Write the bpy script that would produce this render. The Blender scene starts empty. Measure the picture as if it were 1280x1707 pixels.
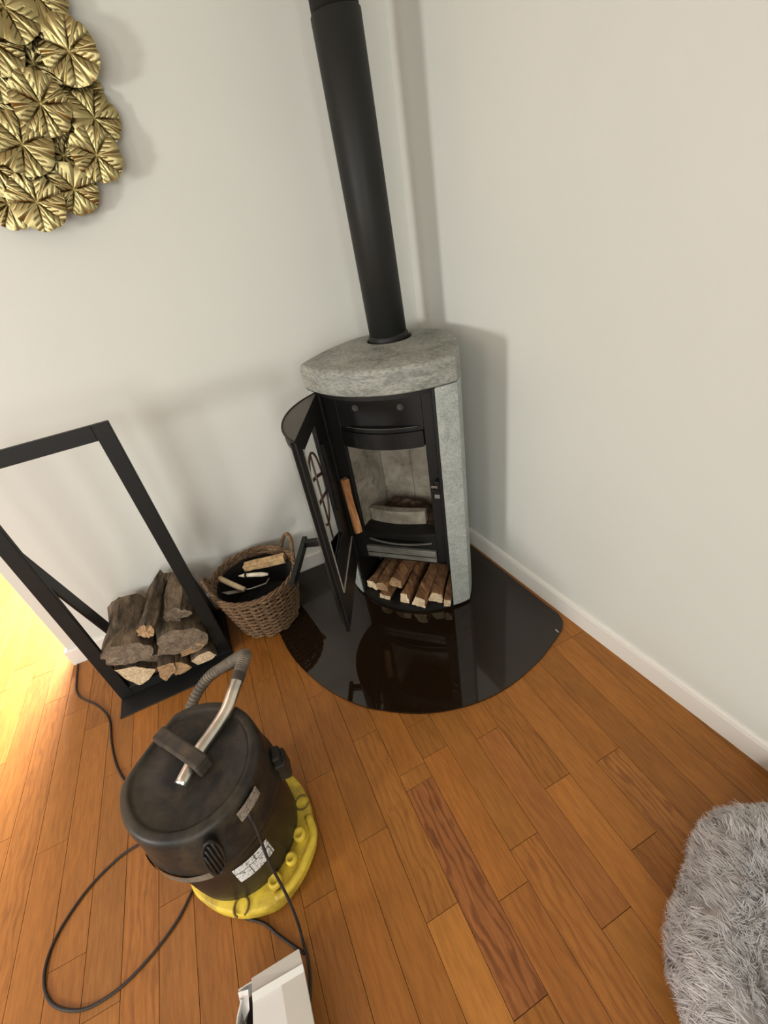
import bpy, bmesh, math, random
import numpy as np
from mathutils import Vector, Matrix
random.seed(7); RNG = np.random.default_rng(7)
scene = bpy.context.scene
COL = scene.collection
pi = math.pi

# ------------------------------------------------------------------ camera
FPX = 723.98                                   # focal length in pixels of the 1280 x 1707 frame
RC = [[0.89855167, -0.41180707, -0.15169344],  # world axes expressed in (right, down, forward)
      [-0.34890881, -0.46061453, -0.81615903],
      [0.26620958, 0.78628824, -0.55756035]]
camd = bpy.data.cameras.new('camera'); cam = bpy.data.objects.new('camera', camd); COL.objects.link(cam)
right = Vector(RC[0]); up = -Vector(RC[1]); back = -Vector(RC[2])
cam.matrix_world = Matrix(((right.x, up.x, back.x, -0.9615), (right.y, up.y, back.y, -1.879), (right.z, up.z, back.z, 1.5), (0, 0, 0, 1)))
camd.sensor_fit = 'VERTICAL'; camd.sensor_height = 36.0; camd.sensor_width = 27.0
camd.lens = FPX / 1707.0 * 36.0; camd.clip_start = 0.02
scene.camera = cam

# ------------------------------------------------------------------ light
w = bpy.data.worlds.new('world'); scene.world = w; w.use_nodes = True
bg = w.node_tree.nodes['Background']; bg.inputs[0].default_value = (1.0, 0.99, 0.95, 1); bg.inputs[1].default_value = 0.47
scene.view_settings.view_transform = 'Standard'; scene.view_settings.look = 'None'
scene.view_settings.exposure = -0.31; scene.view_settings.gamma = 1.0; scene.view_settings.use_curve_mapping = False

def area(name, loc, target, sx, sy, power, color, spread=0):
    l = bpy.data.lights.new(name, 'AREA'); l.shape = 'RECTANGLE'; l.size = sx; l.size_y = sy; l.energy = power; l.color = color
    o = bpy.data.objects.new(name, l); COL.objects.link(o); o.location = loc
    o.rotation_euler = (Vector(target) - Vector(loc)).to_track_quat('-Z', 'Y').to_euler()
    if spread: l.spread = math.radians(spread)
    return o
# daylight from the windows of the room the photographer stands in, and from the one in the next room
area('window_light_west', (-4.9, -2.25, 1.45), (-0.45, 0.05, 0.75), 0.5, 0.6, 35, (1.0, 0.98, 0.93), 100)
area('window_light_south_west', (-3.9, -3.6, 2.05), (-0.9, -0.2, 0.9), 0.5, 0.6, 24, (1.0, 0.98, 0.92))
area('window_light_south', (-1.28, -5.0, 1.95), (-1.0, 0.0, 0.9), 0.5, 0.6, 26, (1.0, 0.98, 0.92))
area('fill_light_south', (-2.7, -5.1, 1.2), (-0.3, -0.4, 0.7), 1.6, 2.0, 66, (1.0, 0.985, 0.94))  # added soft fill that lifts the stove's shadow on the right wall
area('window_light_next_room', (-1.68, 1.45, 1.25), (-2.5, 0.1, 0.0), 0.7, 1.0, 640, (1.0, 0.95, 1.0))

# ------------------------------------------------------------------ materials
def new_mat(name):
    m = bpy.data.materials.new(name); m.use_nodes = True
    nt = m.node_tree; b = nt.nodes['Principled BSDF']
    return m, nt, b
def sset(b, key, v):
    if key in b.inputs: b.inputs[key].default_value = v
def srgb(r, g, b):
    f = lambda c: (c / 255 / 12.92) if c / 255 <= 0.04045 else ((c / 255 + 0.055) / 1.055) ** 2.4
    return (f(r), f(g), f(b), 1.0)
def coords(nt, scale=(1, 1, 1), kind='Object', rnd=False):
    tc = nt.nodes.new('ShaderNodeTexCoord'); mp = nt.nodes.new('ShaderNodeMapping')
    mp.inputs['Scale'].default_value = scale
    nt.links.new(tc.outputs[kind], mp.inputs['Vector'])
    if rnd:
        oi = nt.nodes.new('ShaderNodeObjectInfo'); mul = nt.nodes.new('ShaderNodeMath'); mul.operation = 'MULTIPLY'; mul.inputs[1].default_value = 37.0
        nt.links.new(oi.outputs['Random'], mul.inputs[0]); cx = nt.nodes.new('ShaderNodeCombineXYZ')
        for i in range(3): nt.links.new(mul.outputs[0], cx.inputs[i])
        nt.links.new(cx.outputs[0], mp.inputs['Location'])
    return mp.outputs['Vector']
def noise(nt, vec, scale, detail=4, rough=0.55, dist=0.0):
    n = nt.nodes.new('ShaderNodeTexNoise'); n.inputs['Scale'].default_value = scale; n.inputs['Detail'].default_value = detail
    n.inputs['Roughness'].default_value = rough; n.inputs['Distortion'].default_value = dist
    nt.links.new(vec, n.inputs['Vector']); return n.outputs['Fac']
def ramp(nt, fac, stops, interp='LINEAR'):
    r = nt.nodes.new('ShaderNodeValToRGB'); cr = r.color_ramp; cr.interpolation = interp
    while len(cr.elements) < len(stops): cr.elements.new(0.5)
    for e, (p, c) in zip(cr.elements, stops): e.position = p; e.color = c
    nt.links.new(fac, r.inputs['Fac']); return r.outputs['Color']
def mixc(nt, fac, a, b, mode='MIX'):
    m = nt.nodes.new('ShaderNodeMix'); m.data_type = 'RGBA'; m.blend_type = mode
    for idx, v in ((0, fac), (6, a), (7, b)):
        if hasattr(v, 'links') or isinstance(v, bpy.types.NodeSocket): nt.links.new(v, m.inputs[idx])
        else: m.inputs[idx].default_value = v
    return m.outputs[2]
def bump(nt, b, h, strength=0.3, dist=0.002):
    n = nt.nodes.new('ShaderNodeBump'); n.inputs['Strength'].default_value = strength; n.inputs['Distance'].default_value = dist
    nt.links.new(h, n.inputs['Height']); nt.links.new(n.outputs['Normal'], b.inputs['Normal'])
def simple(name, col, rough=0.5, metal=0.0, nscale=0, namt=0.15, bstr=0.0, scale=(1, 1, 1), bscale=None, coat=0.0, spec=0.5):
    m, nt, b = new_mat(name); b.inputs['Roughness'].default_value = rough; b.inputs['Metallic'].default_value = metal
    sset(b, 'Coat Weight', coat); sset(b, 'Specular IOR Level', spec)
    if nscale:
        v = coords(nt, scale); f = noise(nt, v, nscale, 5)
        lo = tuple(c * (1 - namt) for c in col[:3]) + (1,); hi = tuple(min(1, c * (1 + namt)) for c in col[:3]) + (1,)
        nt.links.new(ramp(nt, f, [(0.3, lo), (0.7, hi)]), b.inputs['Base Color'])
        if bstr: bump(nt, b, noise(nt, v, bscale or nscale * 3, 4), bstr, 0.001)
    else: b.inputs['Base Color'].default_value = col
    return m

M = {}
M['wall'] = simple('wall_paint', srgb(208, 210, 203), 0.75, 0, 2.0, 0.015, 0.05, bscale=400)
M['trim'] = simple('trim_paint', srgb(224, 222, 214), 0.45, 0, 3.0, 0.015)
M['ceil'] = simple('ceiling_paint', srgb(228, 225, 218), 0.8, 0, 2.0, 0.015)
M['black'] = simple('black_steel', srgb(23, 23, 22), 0.5, 0.0, 6.0, 0.15, 0.05, bscale=300, spec=0.3)
M['pipe'] = simple('pipe_black', srgb(26, 27, 25), 0.5, 0.0, 5.0, 0.12, 0.05, bscale=300, spec=0.28)
M['rack'] = simple('rack_black', srgb(25, 26, 25), 0.5, 0.0, 8.0, 0.12, 0.06, bscale=300, spec=0.28)
M['cap'] = simple('door_cap_brown_grey', srgb(66, 58, 50), 0.4, 0.2, 8.0, 0.1)
M['grey_iron'] = simple('ashy_grey_iron', srgb(108, 108, 100), 0.6, 0.1, 40.0, 0.3, 0.2, scale=(0.3, 1, 1))
M['hole_grey'] = simple('hole_grey', srgb(84, 82, 76), 0.7)
M['gasket'] = simple('pale_gasket', srgb(160, 155, 144), 0.9, 0, 90, 0.2)
M['chrome'] = simple('worn_chrome', srgb(205, 200, 190), 0.22, 1.0, 14.0, 0.3, 0.15, scale=(1, 1, 1), bscale=60)
M['cord'] = simple('black_rubber', srgb(34, 28, 26), 0.55)
M['oval_ring'] = simple('brown_ring', srgb(70, 52, 40), 0.5, 0.2, 30, 0.2)
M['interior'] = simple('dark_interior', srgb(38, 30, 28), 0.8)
M['lining'] = simple('basket_shade_black', srgb(20, 17, 16), 0.85)  # near-black: the shade inside the basket put into a colour

# wooden planks; each plank's own stain comes from its object colour, the strength of its grain from the colour's alpha
def plank_mat():
    m, nt, b = new_mat('oak_plank')
    oi = nt.nodes.new('ShaderNodeObjectInfo')
    v = coords(nt, (1, 1, 1), rnd=True)
    mp = nt.nodes.new('ShaderNodeMapping'); mp.inputs['Scale'].default_value = (1.0, 0.10, 1.0); nt.links.new(v, mp.inputs['Vector'])
    fine = noise(nt, mp.outputs[0], 140, 4, 0.6, 0.2)
    mp2 = nt.nodes.new('ShaderNodeMapping'); mp2.inputs['Scale'].default_value = (1.0, 0.22, 1.0); nt.links.new(v, mp2.inputs['Vector'])
    wv = nt.nodes.new('ShaderNodeTexWave'); wv.bands_direction = 'X'; wv.inputs['Scale'].default_value = 14; wv.inputs['Distortion'].default_value = 9
    wv.inputs['Detail'].default_value = 3; wv.inputs['Detail Scale'].default_value = 2.2; nt.links.new(mp2.outputs[0], wv.inputs['Vector'])
    broad = noise(nt, mp2.outputs[0], 7, 4, 0.6, 0.3)
    base = oi.outputs['Color']
    dark = mixc(nt, 1.0, base, (0.42, 0.33, 0.30, 1), 'MULTIPLY')
    g = ramp(nt, wv.outputs['Fac'], [(0.0, (1, 1, 1, 1)), (0.22, (0.55, 0.55, 0.55, 1)), (0.5, (0, 0, 0, 1))])
    mg = nt.nodes.new('ShaderNodeMath'); mg.operation = 'MULTIPLY'; nt.links.new(g, mg.inputs[0]); nt.links.new(oi.outputs['Alpha'], mg.inputs[1])
    c1 = mixc(nt, mg.outputs[0], base, dark)
    fr = ramp(nt, fine, [(0.32, (0.80, 0.78, 0.76, 1)), (0.62, (1.06, 1.05, 1.04, 1))])
    c2 = mixc(nt, 1.0, c1, fr, 'MULTIPLY')
    br = ramp(nt, broad, [(0.3, (0.86, 0.85, 0.84, 1)), (0.7, (1.10, 1.10, 1.10, 1))])
    c3 = mixc(nt, 1.0, c2, br, 'MULTIPLY')
    nt.links.new(c3, b.inputs['Base Color'])
    b.inputs['Roughness'].default_value = 0.42; sset(b, 'Specular IOR Level', 0.35)
    bump(nt, b, fine, 0.12, 0.001)
    return m
M['plank'] = plank_mat()
M['subfloor'] = simple('dark_joint', srgb(52, 30, 16), 0.9, 0, 10, 0.1)

def soapstone(name, lo, mid, hi, s, sc=(1, 1, 1)):
    m, nt, b = new_mat(name); v = coords(nt, sc)
    f1 = noise(nt, v, s, 6, 0.65, 0.6); f2 = noise(nt, v, s * 9, 4, 0.7)
    c = ramp(nt, f1, [(0.3, lo), (0.5, mid), (0.72, hi)])
    sp = ramp(nt, f2, [(0.38, (0.62, 0.64, 0.63, 1)), (0.52, (1, 1, 1, 1)), (0.66, (1.18, 1.19, 1.19, 1))])
    nt.links.new(mixc(nt, 1.0, c, sp, 'MULTIPLY'), b.inputs['Base Color']); b.inputs['Roughness'].default_value = 0.6
    bump(nt, b, f2, 0.15, 0.001); return m
M['slab'] = soapstone('soapstone_slab', srgb(104, 107, 100), srgb(140, 142, 134), srgb(160, 160, 151), 8, (1, 1, 3.2))
M['stone'] = soapstone('soapstone_column', srgb(142, 148, 143), srgb(160, 166, 161), srgb(176, 181, 175), 26)
def firebrick():
    m, nt, b = new_mat('sooty_vermiculite'); v = coords(nt)
    f1 = noise(nt, v, 6, 6, 0.6, 0.5); f2 = noise(nt, v, 26, 5, 0.7, 0.4)
    c = ramp(nt, f1, [(0.3, srgb(96, 88, 76)), (0.5, srgb(138, 132, 118)), (0.7, srgb(166, 160, 146))])
    s = ramp(nt, f2, [(0.30, (0.55, 0.50, 0.44, 1)), (0.46, (1, 1, 1, 1)), (0.7, (1.12, 1.12, 1.1, 1))])
    nt.links.new(mixc(nt, 1.0, c, s, 'MULTIPLY'), b.inputs['Base Color']); b.inputs['Roughness'].default_value = 0.9
    bump(nt, b, f2, 0.3, 0.002); return m
M['brick'] = firebrick()
M['ashbed'] = simple('ash_and_char', srgb(76, 60, 48), 0.95, 0, 40, 0.6, 0.8, bscale=60)

def glass(name, col, rough, alpha):
    m, nt, b = new_mat(name); b.inputs['Base Color'].default_value = col; b.inputs['Roughness'].default_value = rough
    b.inputs['Alpha'].default_value = alpha; return m
M['doorglass'] = glass('door_glass', srgb(120, 110, 96), 0.05, 0.12)
def hearth():
    m, nt, b = new_mat('dark_tinted_glass'); b.inputs['Base Color'].default_value = srgb(32, 22, 13)
    b.inputs['Roughness'].default_value = 0.03; b.inputs['IOR'].default_value = 1.5; sset(b, 'Specular IOR Level', 0.62)
    return m
M['hearth'] = hearth()

def bark(name, lo, hi, s=30, sc=(1, 0.25, 1)):
    m, nt, b = new_mat(name); v = coords(nt, sc, rnd=True)
    f1 = noise(nt, v, s, 6, 0.65, 0.6); f2 = noise(nt, v, s * 4, 4, 0.6)
    c = ramp(nt, f1, [(0.3, lo), (0.68, hi)])
    s2 = ramp(nt, f2, [(0.35, (0.65, 0.63, 0.6, 1)), (0.65, (1.15, 1.15, 1.15, 1))])
    nt.links.new(mixc(nt, 1.0, c, s2, 'MULTIPLY'), b.inputs['Base Color']); b.inputs['Roughness'].default_value = 0.9
    bump(nt, b, f1, 0.9, 0.006); return m
M['bark'] = bark('grey_brown_bark', srgb(40, 33, 25), srgb(132, 115, 92), 26)
M['bark_red'] = bark('reddish_split_wood', srgb(64, 42, 27), srgb(182, 134, 90), 34, (1, 0.2, 1))
M['end_pale'] = bark('pale_end_grain', srgb(196, 172, 136), srgb(232, 212, 178), 34, (1, 1, 1))
M['end_tan'] = bark('tan_end_grain', srgb(146, 116, 84), srgb(196, 164, 122), 40, (1, 1, 1))
M['end_grey'] = bark('weathered_end_grain', srgb(92, 80, 66), srgb(148, 132, 112), 40, (1, 1, 1))
M['split_pale'] = bark('pale_split_wood', srgb(170, 136, 92), srgb(222, 192, 146), 20, (1, 0.15, 1))
M['split_orange'] = bark('orange_split_wood', srgb(120, 72, 40), srgb(206, 150, 98), 24, (1, 1, 0.15))
M['wicker'] = bark('brown_wicker', srgb(78, 58, 40), srgb(150, 120, 88), 50, (1, 1, 1))
M['handlewood'] = simple('pale_handle_wood', srgb(206, 188, 150), 0.5, 0, 30, 0.12)
M['ivory'] = simple('ivory_handle', srgb(236, 228, 204), 0.4)
M['steel'] = simple('dull_steel', srgb(150, 146, 138), 0.4, 0.9, 20, 0.15)

def gold():
    m, nt, b = new_mat('antique_gold'); v = coords(nt)
    at = nt.nodes.new('ShaderNodeAttribute'); at.attribute_name = 'groove'
    f = noise(nt, v, 60, 4, 0.6)
    c = ramp(nt, f, [(0.3, srgb(142, 128, 82)), (0.7, srgb(196, 184, 134))])
    g = ramp(nt, at.outputs['Fac'], [(0.15, (0, 0, 0, 1)), (0.8, (1, 1, 1, 1))])
    nt.links.new(mixc(nt, g, c, srgb(48, 36, 16)), b.inputs['Base Color'])
    b.inputs['Metallic'].default_value = 1.0; b.inputs['Roughness'].default_value = 0.27
    bump(nt, b, f, 0.2, 0.002); return m
M['gold'] = gold()
M['gold_back'] = simple('dark_bronze', srgb(84, 66, 36), 0.5, 0.8, 30, 0.3)

def dusty(name, col, dust, amt, s, rough=0.5):
    m, nt, b = new_mat(name); v = coords(nt); f = noise(nt, v, s, 6, 0.65, 0.3)
    f2 = noise(nt, v, s * 7, 4, 0.6)
    nt.links.new(ramp(nt, f, [(0.42, col), (0.8, dust)]), b.inputs['Base Color']); b.inputs['Roughness'].default_value = rough; sset(b, 'Specular IOR Level', 0.35)
    bump(nt, b, f2, 0.05, 0.001); return m
M['vacblack'] = dusty('dusty_black_plastic', srgb(27, 27, 25), srgb(80, 70, 54), 0.5, 9, 0.45)
M['vacdrum'] = dusty('black_plastic_drum', srgb(26, 24, 22), srgb(58, 50, 40), 0.5, 6, 0.45)
M['vachandle'] = dusty('dusty_dark_handle', srgb(56, 50, 44), srgb(104, 92, 74), 0.5, 14, 0.55)
M['yellow'] = dusty('dirty_yellow_plastic', srgb(224, 196, 66), srgb(140, 116, 50), 0.5, 13, 0.45)
M['yellow_dark'] = simple('dark_yellow', srgb(118, 98, 38), 0.7, 0, 60, 0.2)  # darker yellow for the moulded arches
M['hose'] = dusty('grey_hose', srgb(96, 90, 80), srgb(140, 128, 110), 0.4, 20, 0.6)
M['slot'] = simple('vent_dark', srgb(10, 10, 10), 0.8)  # near-black parts, also stands for shade inside the vent and basket
def label_mat(name, paper, ink, sx, sy, th):
    m, nt, b = new_mat(name); v = coords(nt, (sx, sy, 1), 'UV')
    f = noise(nt, v, 3.0, 2, 0.7, 2.0)
    k = ramp(nt, f, [(th, (0, 0, 0, 1)), (th + 0.03, (1, 1, 1, 1))])
    br = nt.nodes.new('ShaderNodeTexBrick'); br.offset = 0.35; br.inputs['Scale'].default_value = 1.0; br.inputs['Mortar Size'].default_value = 0.022
    br.inputs['Color1'].default_value = (0, 0, 0, 1); br.inputs['Color2'].default_value = (0, 0, 0, 1); br.inputs['Mortar'].default_value = (1, 1, 1, 1)
    br.inputs['Brick Width'].default_value = 1.15; br.inputs['Row Height'].default_value = 0.62
    nt.links.new(coords(nt, (1, 1, 1), 'UV'), br.inputs['Vector'])
    c = mixc(nt, k, paper, ink); nt.links.new(mixc(nt, br.outputs['Color'], c, ink), b.inputs['Base Color'])
    b.inputs['Roughness'].default_value = 0.4; return m
M['label_white'] = label_mat('printed_white_label', srgb(226, 228, 226), srgb(50, 50, 48), 1.6, 2.0, 0.56)
M['label_grey'] = label_mat('printed_grey_label', srgb(168, 162, 150), srgb(74, 68, 60), 2.0, 5.0, 0.50)
M['card'] = simple('white_cardboard', srgb(214, 212, 208), 0.6, 0, 12, 0.03)
M['card_grey'] = simple('greyish_cardboard', srgb(190, 186, 176), 0.6, 0, 12, 0.04)
M['tape'] = simple('glossy_tape', srgb(232, 234, 228), 0.3)
M['furbase'] = simple('grey_plush', srgb(176, 171, 169), 0.95)
def fur_mat():
    m, nt, b = new_mat('grey_fur'); at = nt.nodes.new('ShaderNodeAttribute'); at.attribute_name = 'tone'
    nt.links.new(ramp(nt, at.outputs['Fac'], [(0.0, srgb(176, 172, 172)), (0.6, srgb(216, 212, 211)), (1.0, srgb(240, 238, 237))]), b.inputs['Base Color'])
    b.inputs['Roughness'].default_value = 0.7; sset(b, 'Sheen Weight', 0.3); return m
M['fur'] = fur_mat()

# ------------------------------------------------------------------ mesh helpers
def link(o, parent=None):
    COL.objects.link(o)
    if parent is not None: o.parent = parent
    return o
def add(name, V, F, mat, parent=None, smooth=False, midx=None, attr=None, uv=None):
    me = bpy.data.meshes.new(name); me.from_pydata([tuple(map(float, v)) for v in V], [], [tuple(f) for f in F])
    for k in (mat if isinstance(mat, (list, tuple)) else [mat]): me.materials.append(M[k])
    if midx is not None: me.polygons.foreach_set('material_index', midx)
    if smooth: me.polygons.foreach_set('use_smooth', [True] * len(me.polygons))
    if attr:
        a = me.attributes.new(attr[0], 'FLOAT', 'POINT'); a.data.foreach_set('value', attr[1])
    if uv is not None:
        l = me.uv_layers.new(name='uv')
        for p in me.polygons:
            for li in p.loop_indices: l.data[li].uv = uv[me.loops[li].vertex_index]
    bm = bmesh.new(); bm.from_mesh(me); bmesh.ops.recalc_face_normals(bm, faces=bm.faces); bm.to_mesh(me); bm.free()
    me.update()
    return link(bpy.data.objects.new(name, me), parent)
def bmadd(name, bm, mat, parent=None, smooth=False):
    me = bpy.data.meshes.new(name); bmesh.ops.recalc_face_normals(bm, faces=bm.faces); bm.to_mesh(me); bm.free()
    for k in (mat if isinstance(mat, (list, tuple)) else [mat]): me.materials.append(M[k])
    if smooth: me.polygons.foreach_set('use_smooth', [True] * len(me.polygons))
    return link(bpy.data.objects.new(name, me), parent)
def empty(name, loc=(0, 0, 0), rz=0.0):
    o = bpy.data.objects.new(name, None); o.empty_display_size = 0.05; COL.objects.link(o); o.location = loc; o.rotation_euler = (0, 0, rz); return o
def tag(o, label=None, cat=None, group=None, kind=None):
    if label: o['label'] = label
    if cat: o['category'] = cat
    if group: o['group'] = group
    if kind: o['kind'] = kind
    return o
def box_bm(x0, x1, y0, y1, z0, z1, bev=0.0, bm=None, mtx=None, seg=1):
    own = bmesh.new()
    r = bmesh.ops.create_cube(own, size=1.0)
    for v in own.verts: v.co = Vector(((x0 + x1) / 2 + v.co.x * (x1 - x0), (y0 + y1) / 2 + v.co.y * (y1 - y0), (z0 + z1) / 2 + v.co.z * (z1 - z0)))
    if bev: bmesh.ops.bevel(own, geom=own.edges[:], offset=bev, segments=seg, affect='EDGES', profile=0.5)
    if mtx is not None: own.transform(mtx)
    if bm is None: return own
    tmp = bpy.data.meshes.new('t'); own.to_mesh(tmp); own.free(); bm.from_mesh(tmp); bpy.data.meshes.remove(tmp); return bm
def box(name, x0, x1, y0, y1, z0, z1, mat, parent=None, bev=0.0, mtx=None, seg=1):
    return bmadd(name, box_bm(x0, x1, y0, y1, z0, z1, bev, None, mtx, seg), mat, parent)
def loft(rings, cap0=True, cap1=True, closed=False):
    n = len(rings[0]); V = [p for r in rings for p in r]; F = []
    m = len(rings)
    for i in range(m if closed else m - 1):
        a = i * n; b = ((i + 1) % m) * n
        for j in range(n): F.append((a + j, a + (j + 1) % n, b + (j + 1) % n, b + j))
    if not closed:
        if cap0: F.append(tuple(range(n))[::-1])
        if cap1: F.append(tuple(range((m - 1) * n, m * n)))
    return V, F
def prism(name, poly, z0, z1, mat, parent=None, bev=0.0, smooth=False):
    V, F = loft([[(x, y, z0) for x, y in poly], [(x, y, z1) for x, y in poly]])
    bm = bmesh.new(); vs = [bm.verts.new(v) for v in V]
    for f in F: bm.faces.new([vs[i] for i in f])
    if bev:
        bm.edges.ensure_lookup_table()
        es = [e for e in bm.edges if abs(e.verts[0].co.z - e.verts[1].co.z) < 1e-6]
        bmesh.ops.bevel(bm, geom=es, offset=bev, segments=2, affect='EDGES', profile=0.5)
    return bmadd(name, bm, mat, parent, smooth)
def catmull(P, n=8):
    P = [np.array(p, float) for p in P]; out = []
    Q = [2 * P[0] - P[1]] + P + [2 * P[-1] - P[-2]]
    for i in range(1, len(Q) - 2):
        a, b, c, d = Q[i - 1], Q[i], Q[i + 1], Q[i + 2]
        for k in range(n):
            t = k / n
            out.append(0.5 * ((2 * b) + (c - a) * t + (2 * a - 5 * b + 4 * c - d) * t * t + (-a + 3 * b - 3 * c + d) * t ** 3))
    out.append(P[-1]); return out
def tube_geo(pts, rad, seg=8, close=False):
    pts = [np.array(p, float) for p in pts]; n = len(pts)
    if not hasattr(rad, '__len__'): rad = [rad] * n
    rings = []; up_ = np.array([0, 0, 1.0]); prev = None
    for i in range(n):
        if close: t = pts[(i + 1) % n] - pts[i - 1]
        else: t = pts[min(i + 1, n - 1)] - pts[max(i - 1, 0)]
        t = t / (np.linalg.norm(t) + 1e-12)
        if prev is None:
            a = np.cross(t, up_)
            if np.linalg.norm(a) < 0.1: a = np.cross(t, [1.0, 0, 0])
        else: a = prev - t * (prev @ t)
        a = a / np.linalg.norm(a); prev = a; b = np.cross(t, a)
        rings.append([pts[i] + rad[i] * (a * math.cos(2 * pi * k / seg) + b * math.sin(2 * pi * k / seg)) for k in range(seg)])
    return loft(rings, closed=close)
def tube(name, pts, rad, mat, parent=None, seg=8, close=False, smooth=True):
    V, F = tube_geo(pts, rad, seg, close); return add(name, V, F, mat, parent, smooth)
def lathe(name, prof, mat, parent=None, seg=48, c=(0, 0), smooth=True, open_top=False):
    rings = [[(c[0] + r * math.cos(2 * pi * k / seg), c[1] + r * math.sin(2 * pi * k / seg), z) for k in range(seg)] for r, z in prof]
    V, F = loft(rings, prof[0][0] > 1e-6, prof[-1][0] > 1e-6 and not open_top)
    o = add(name, V, F, mat, parent, smooth)
    return o
def merge(*geos):
    V, F = [], []
    for v, f in geos:
        o = len(V); V += list(v); F += [tuple(i + o for i in q) for q in f]
    return V, F
def smooth_by_angle(o, deg=35):
    me = o.data
    me.polygons.foreach_set('use_smooth', [True] * len(me.polygons))
    bm = bmesh.new(); bm.from_mesh(me)
    for e in bm.edges:
        if len(e.link_faces) == 2 and e.calc_face_angle(0) > math.radians(deg): e.smooth = False
    bm.to_mesh(me); bm.free()

# ------------------------------------------------------------------ the room
XW = -1.96                                      # free end of the left wall
wall_l = box('wall_left', XW, 0.45, 0.0, 0.13, 0.0, 2.6, 'wall'); tag(wall_l, kind='structure')
ang_r = math.atan2(-0.99676, 0.0804)
RW = Matrix.Rotation(ang_r, 4, 'Z')             # local +x runs along the right wall towards the camera, +y is outside
wall_r = box('wall_right', 0.0, 4.2, 0.0, 0.14, 0.0, 2.6, 'wall', mtx=RW); tag(wall_r, kind='structure')
wall_b = box('wall_back', -4.6, 1.0, 2.5, 2.6, 0.0, 2.6, 'wall'); tag(wall_b, kind='structure')
ceil = box('ceiling', -5.6, 0.5, -5.4, 3.2, 2.6, 2.7, 'ceil'); tag(ceil, kind='structure')
def skirting(name, length, mtx):
    prof = [(0, 0), (-0.014, 0), (-0.014, 0.076), (-0.0125, 0.080), (-0.0125, 0.083), (-0.0105, 0.0895), (-0.006, 0.093), (0, 0.094)]
    V, F = loft([[(s, y, z) for y, z in prof] for s in (0.0, length)])
    V = [tuple(mtx @ Vector(v)) for v in V]
    o = add(name, V, F, 'trim'); tag(o, kind='structure'); return o
skirting('baseboard_right', 4.2, RW)
# left skirting: runs along y = 0 from the wall's free end to the corner, with a short return round the end
prof = [(0, 0), (-0.014, 0), (-0.014, 0.084), (-0.011, 0.090), (0, 0.091)]
V, F = loft([[(XW - 0.014, y, z) for y, z in prof], [(0.0, y, z) for y, z in prof]])
bl = add('baseboard_left', V, F, 'trim'); tag(bl, kind='structure')
box('baseboard_return', XW - 0.014, XW, 0.0, 0.13, 0.0, 0.088, 'trim', bl, 0.002)

# floor: a dark sub-floor with every plank laid on it
floor = box('floor', -4.6, 0.6, -3.4, 2.6, -0.06, -0.012, 'subfloor'); tag(floor, kind='structure')
PW, PX0 = 0.0944, -1.124
seen = [(-0.896, -1.003), (-1.081, -1.055), (-0.798, -1.235), (-0.623, -1.506), (-0.984, -1.292), (-0.519, -1.205), (-0.706, -1.054), (-0.71, -1.173),
        (-0.998, -0.759), (-1.164, -1.359), (-0.887, -1.534), (-0.704, -1.581), (-0.803, -1.761), (-0.52, -1.734), (-0.32, -1.653),
        (-0.245, -1.444), (-0.426, -1.43), (0.041, -1.049), (-2.209, 0.117), (-2.115, 0.012), (-2.271, 0.006), (-2.02, -0.188), (-1.927, -0.303),
        (-1.835, -0.427), (-1.738, -0.678), (-2.174, -0.41), (-2.086, -0.731), (-1.929, -0.835), (-1.822, -1.173), (-1.733, -1.317), (-1.56, -1.168),
        (-1.660, -0.927), (-0.788, -1.184)]
rows = {}
for x, y in seen: rows.setdefault(int(math.floor((x - PX0) / PW)), []).append(y)
BASE = srgb(154, 100, 42)
special = {}                                     # (row, y of the plank's far joint): stain, grain
def stain(r, g, b, a): c = srgb(r, g, b); return (c[0], c[1], c[2], a)
special[(3, -1.235)] = stain(148, 93, 48, 0.70)
special[(2, -1.534)] = stain(172, 114, 50, 0.05)
special[(4, -1.173)] = stain(162, 103, 43, 0.10)
special[(5, -1.506)] = stain(160, 103, 46, 0.40)
special[(7, -1.430)] = stain(164, 106, 45, 0.06)
special[(9, -1.444)] = stain(160, 105, 48, 0.55)
special[(4, -1.581)] = stain(156, 99, 44, 0.25)
special[(6, -1.205)] = stain(150, 95, 44, 0.18)
special[(-1, -1.359)] = stain(152, 98, 42, 0.15)
def make_plank(row, y0, y1, key=None):
    x0 = PX0 + row * PW; g = 0.0006; b = 0.0004
    xa, xb = x0 + g, x0 + PW - g; ya, yb = y0 + g, y1 - g
    cx, cy = (xa + xb) / 2, (ya + yb) / 2; hx, hy = (xb - xa) / 2, (yb - ya) / 2
    V = [(-hx, -hy, -0.012), (hx, -hy, -0.012), (hx, hy, -0.012), (-hx, hy, -0.012), (-hx, -hy, -b), (hx, -hy, -b), (hx, hy, -b), (-hx, hy, -b),
         (-hx + b, -hy + b, 0), (hx - b, -hy + b, 0), (hx - b, hy - b, 0), (-hx + b, hy - b, 0)]
    F = [(0, 1, 5, 4), (1, 2, 6, 5), (2, 3, 7, 6), (3, 0, 4, 7), (4, 5, 9, 8), (5, 6, 10, 9), (6, 7, 11, 10), (7, 4, 8, 11), (8, 9, 10, 11)]
    me = bpy.data.meshes.new('plank'); me.from_pydata(V, [], F); me.materials.append(M['plank'])
    o = bpy.data.objects.new('plank', me); COL.objects.link(o); o.parent = floor; o.location = (cx, cy, 0)
    if key in special: o.color = special[key]
    else:
        t = random.uniform(0.90, 1.08); h = random.uniform(0.97, 1.03)
        o.color = (BASE[0] * t * h, BASE[1] * t, BASE[2] * t / h, random.choice([0.03, 0.06, 0.1, 0.2, 0.35]))
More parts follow.
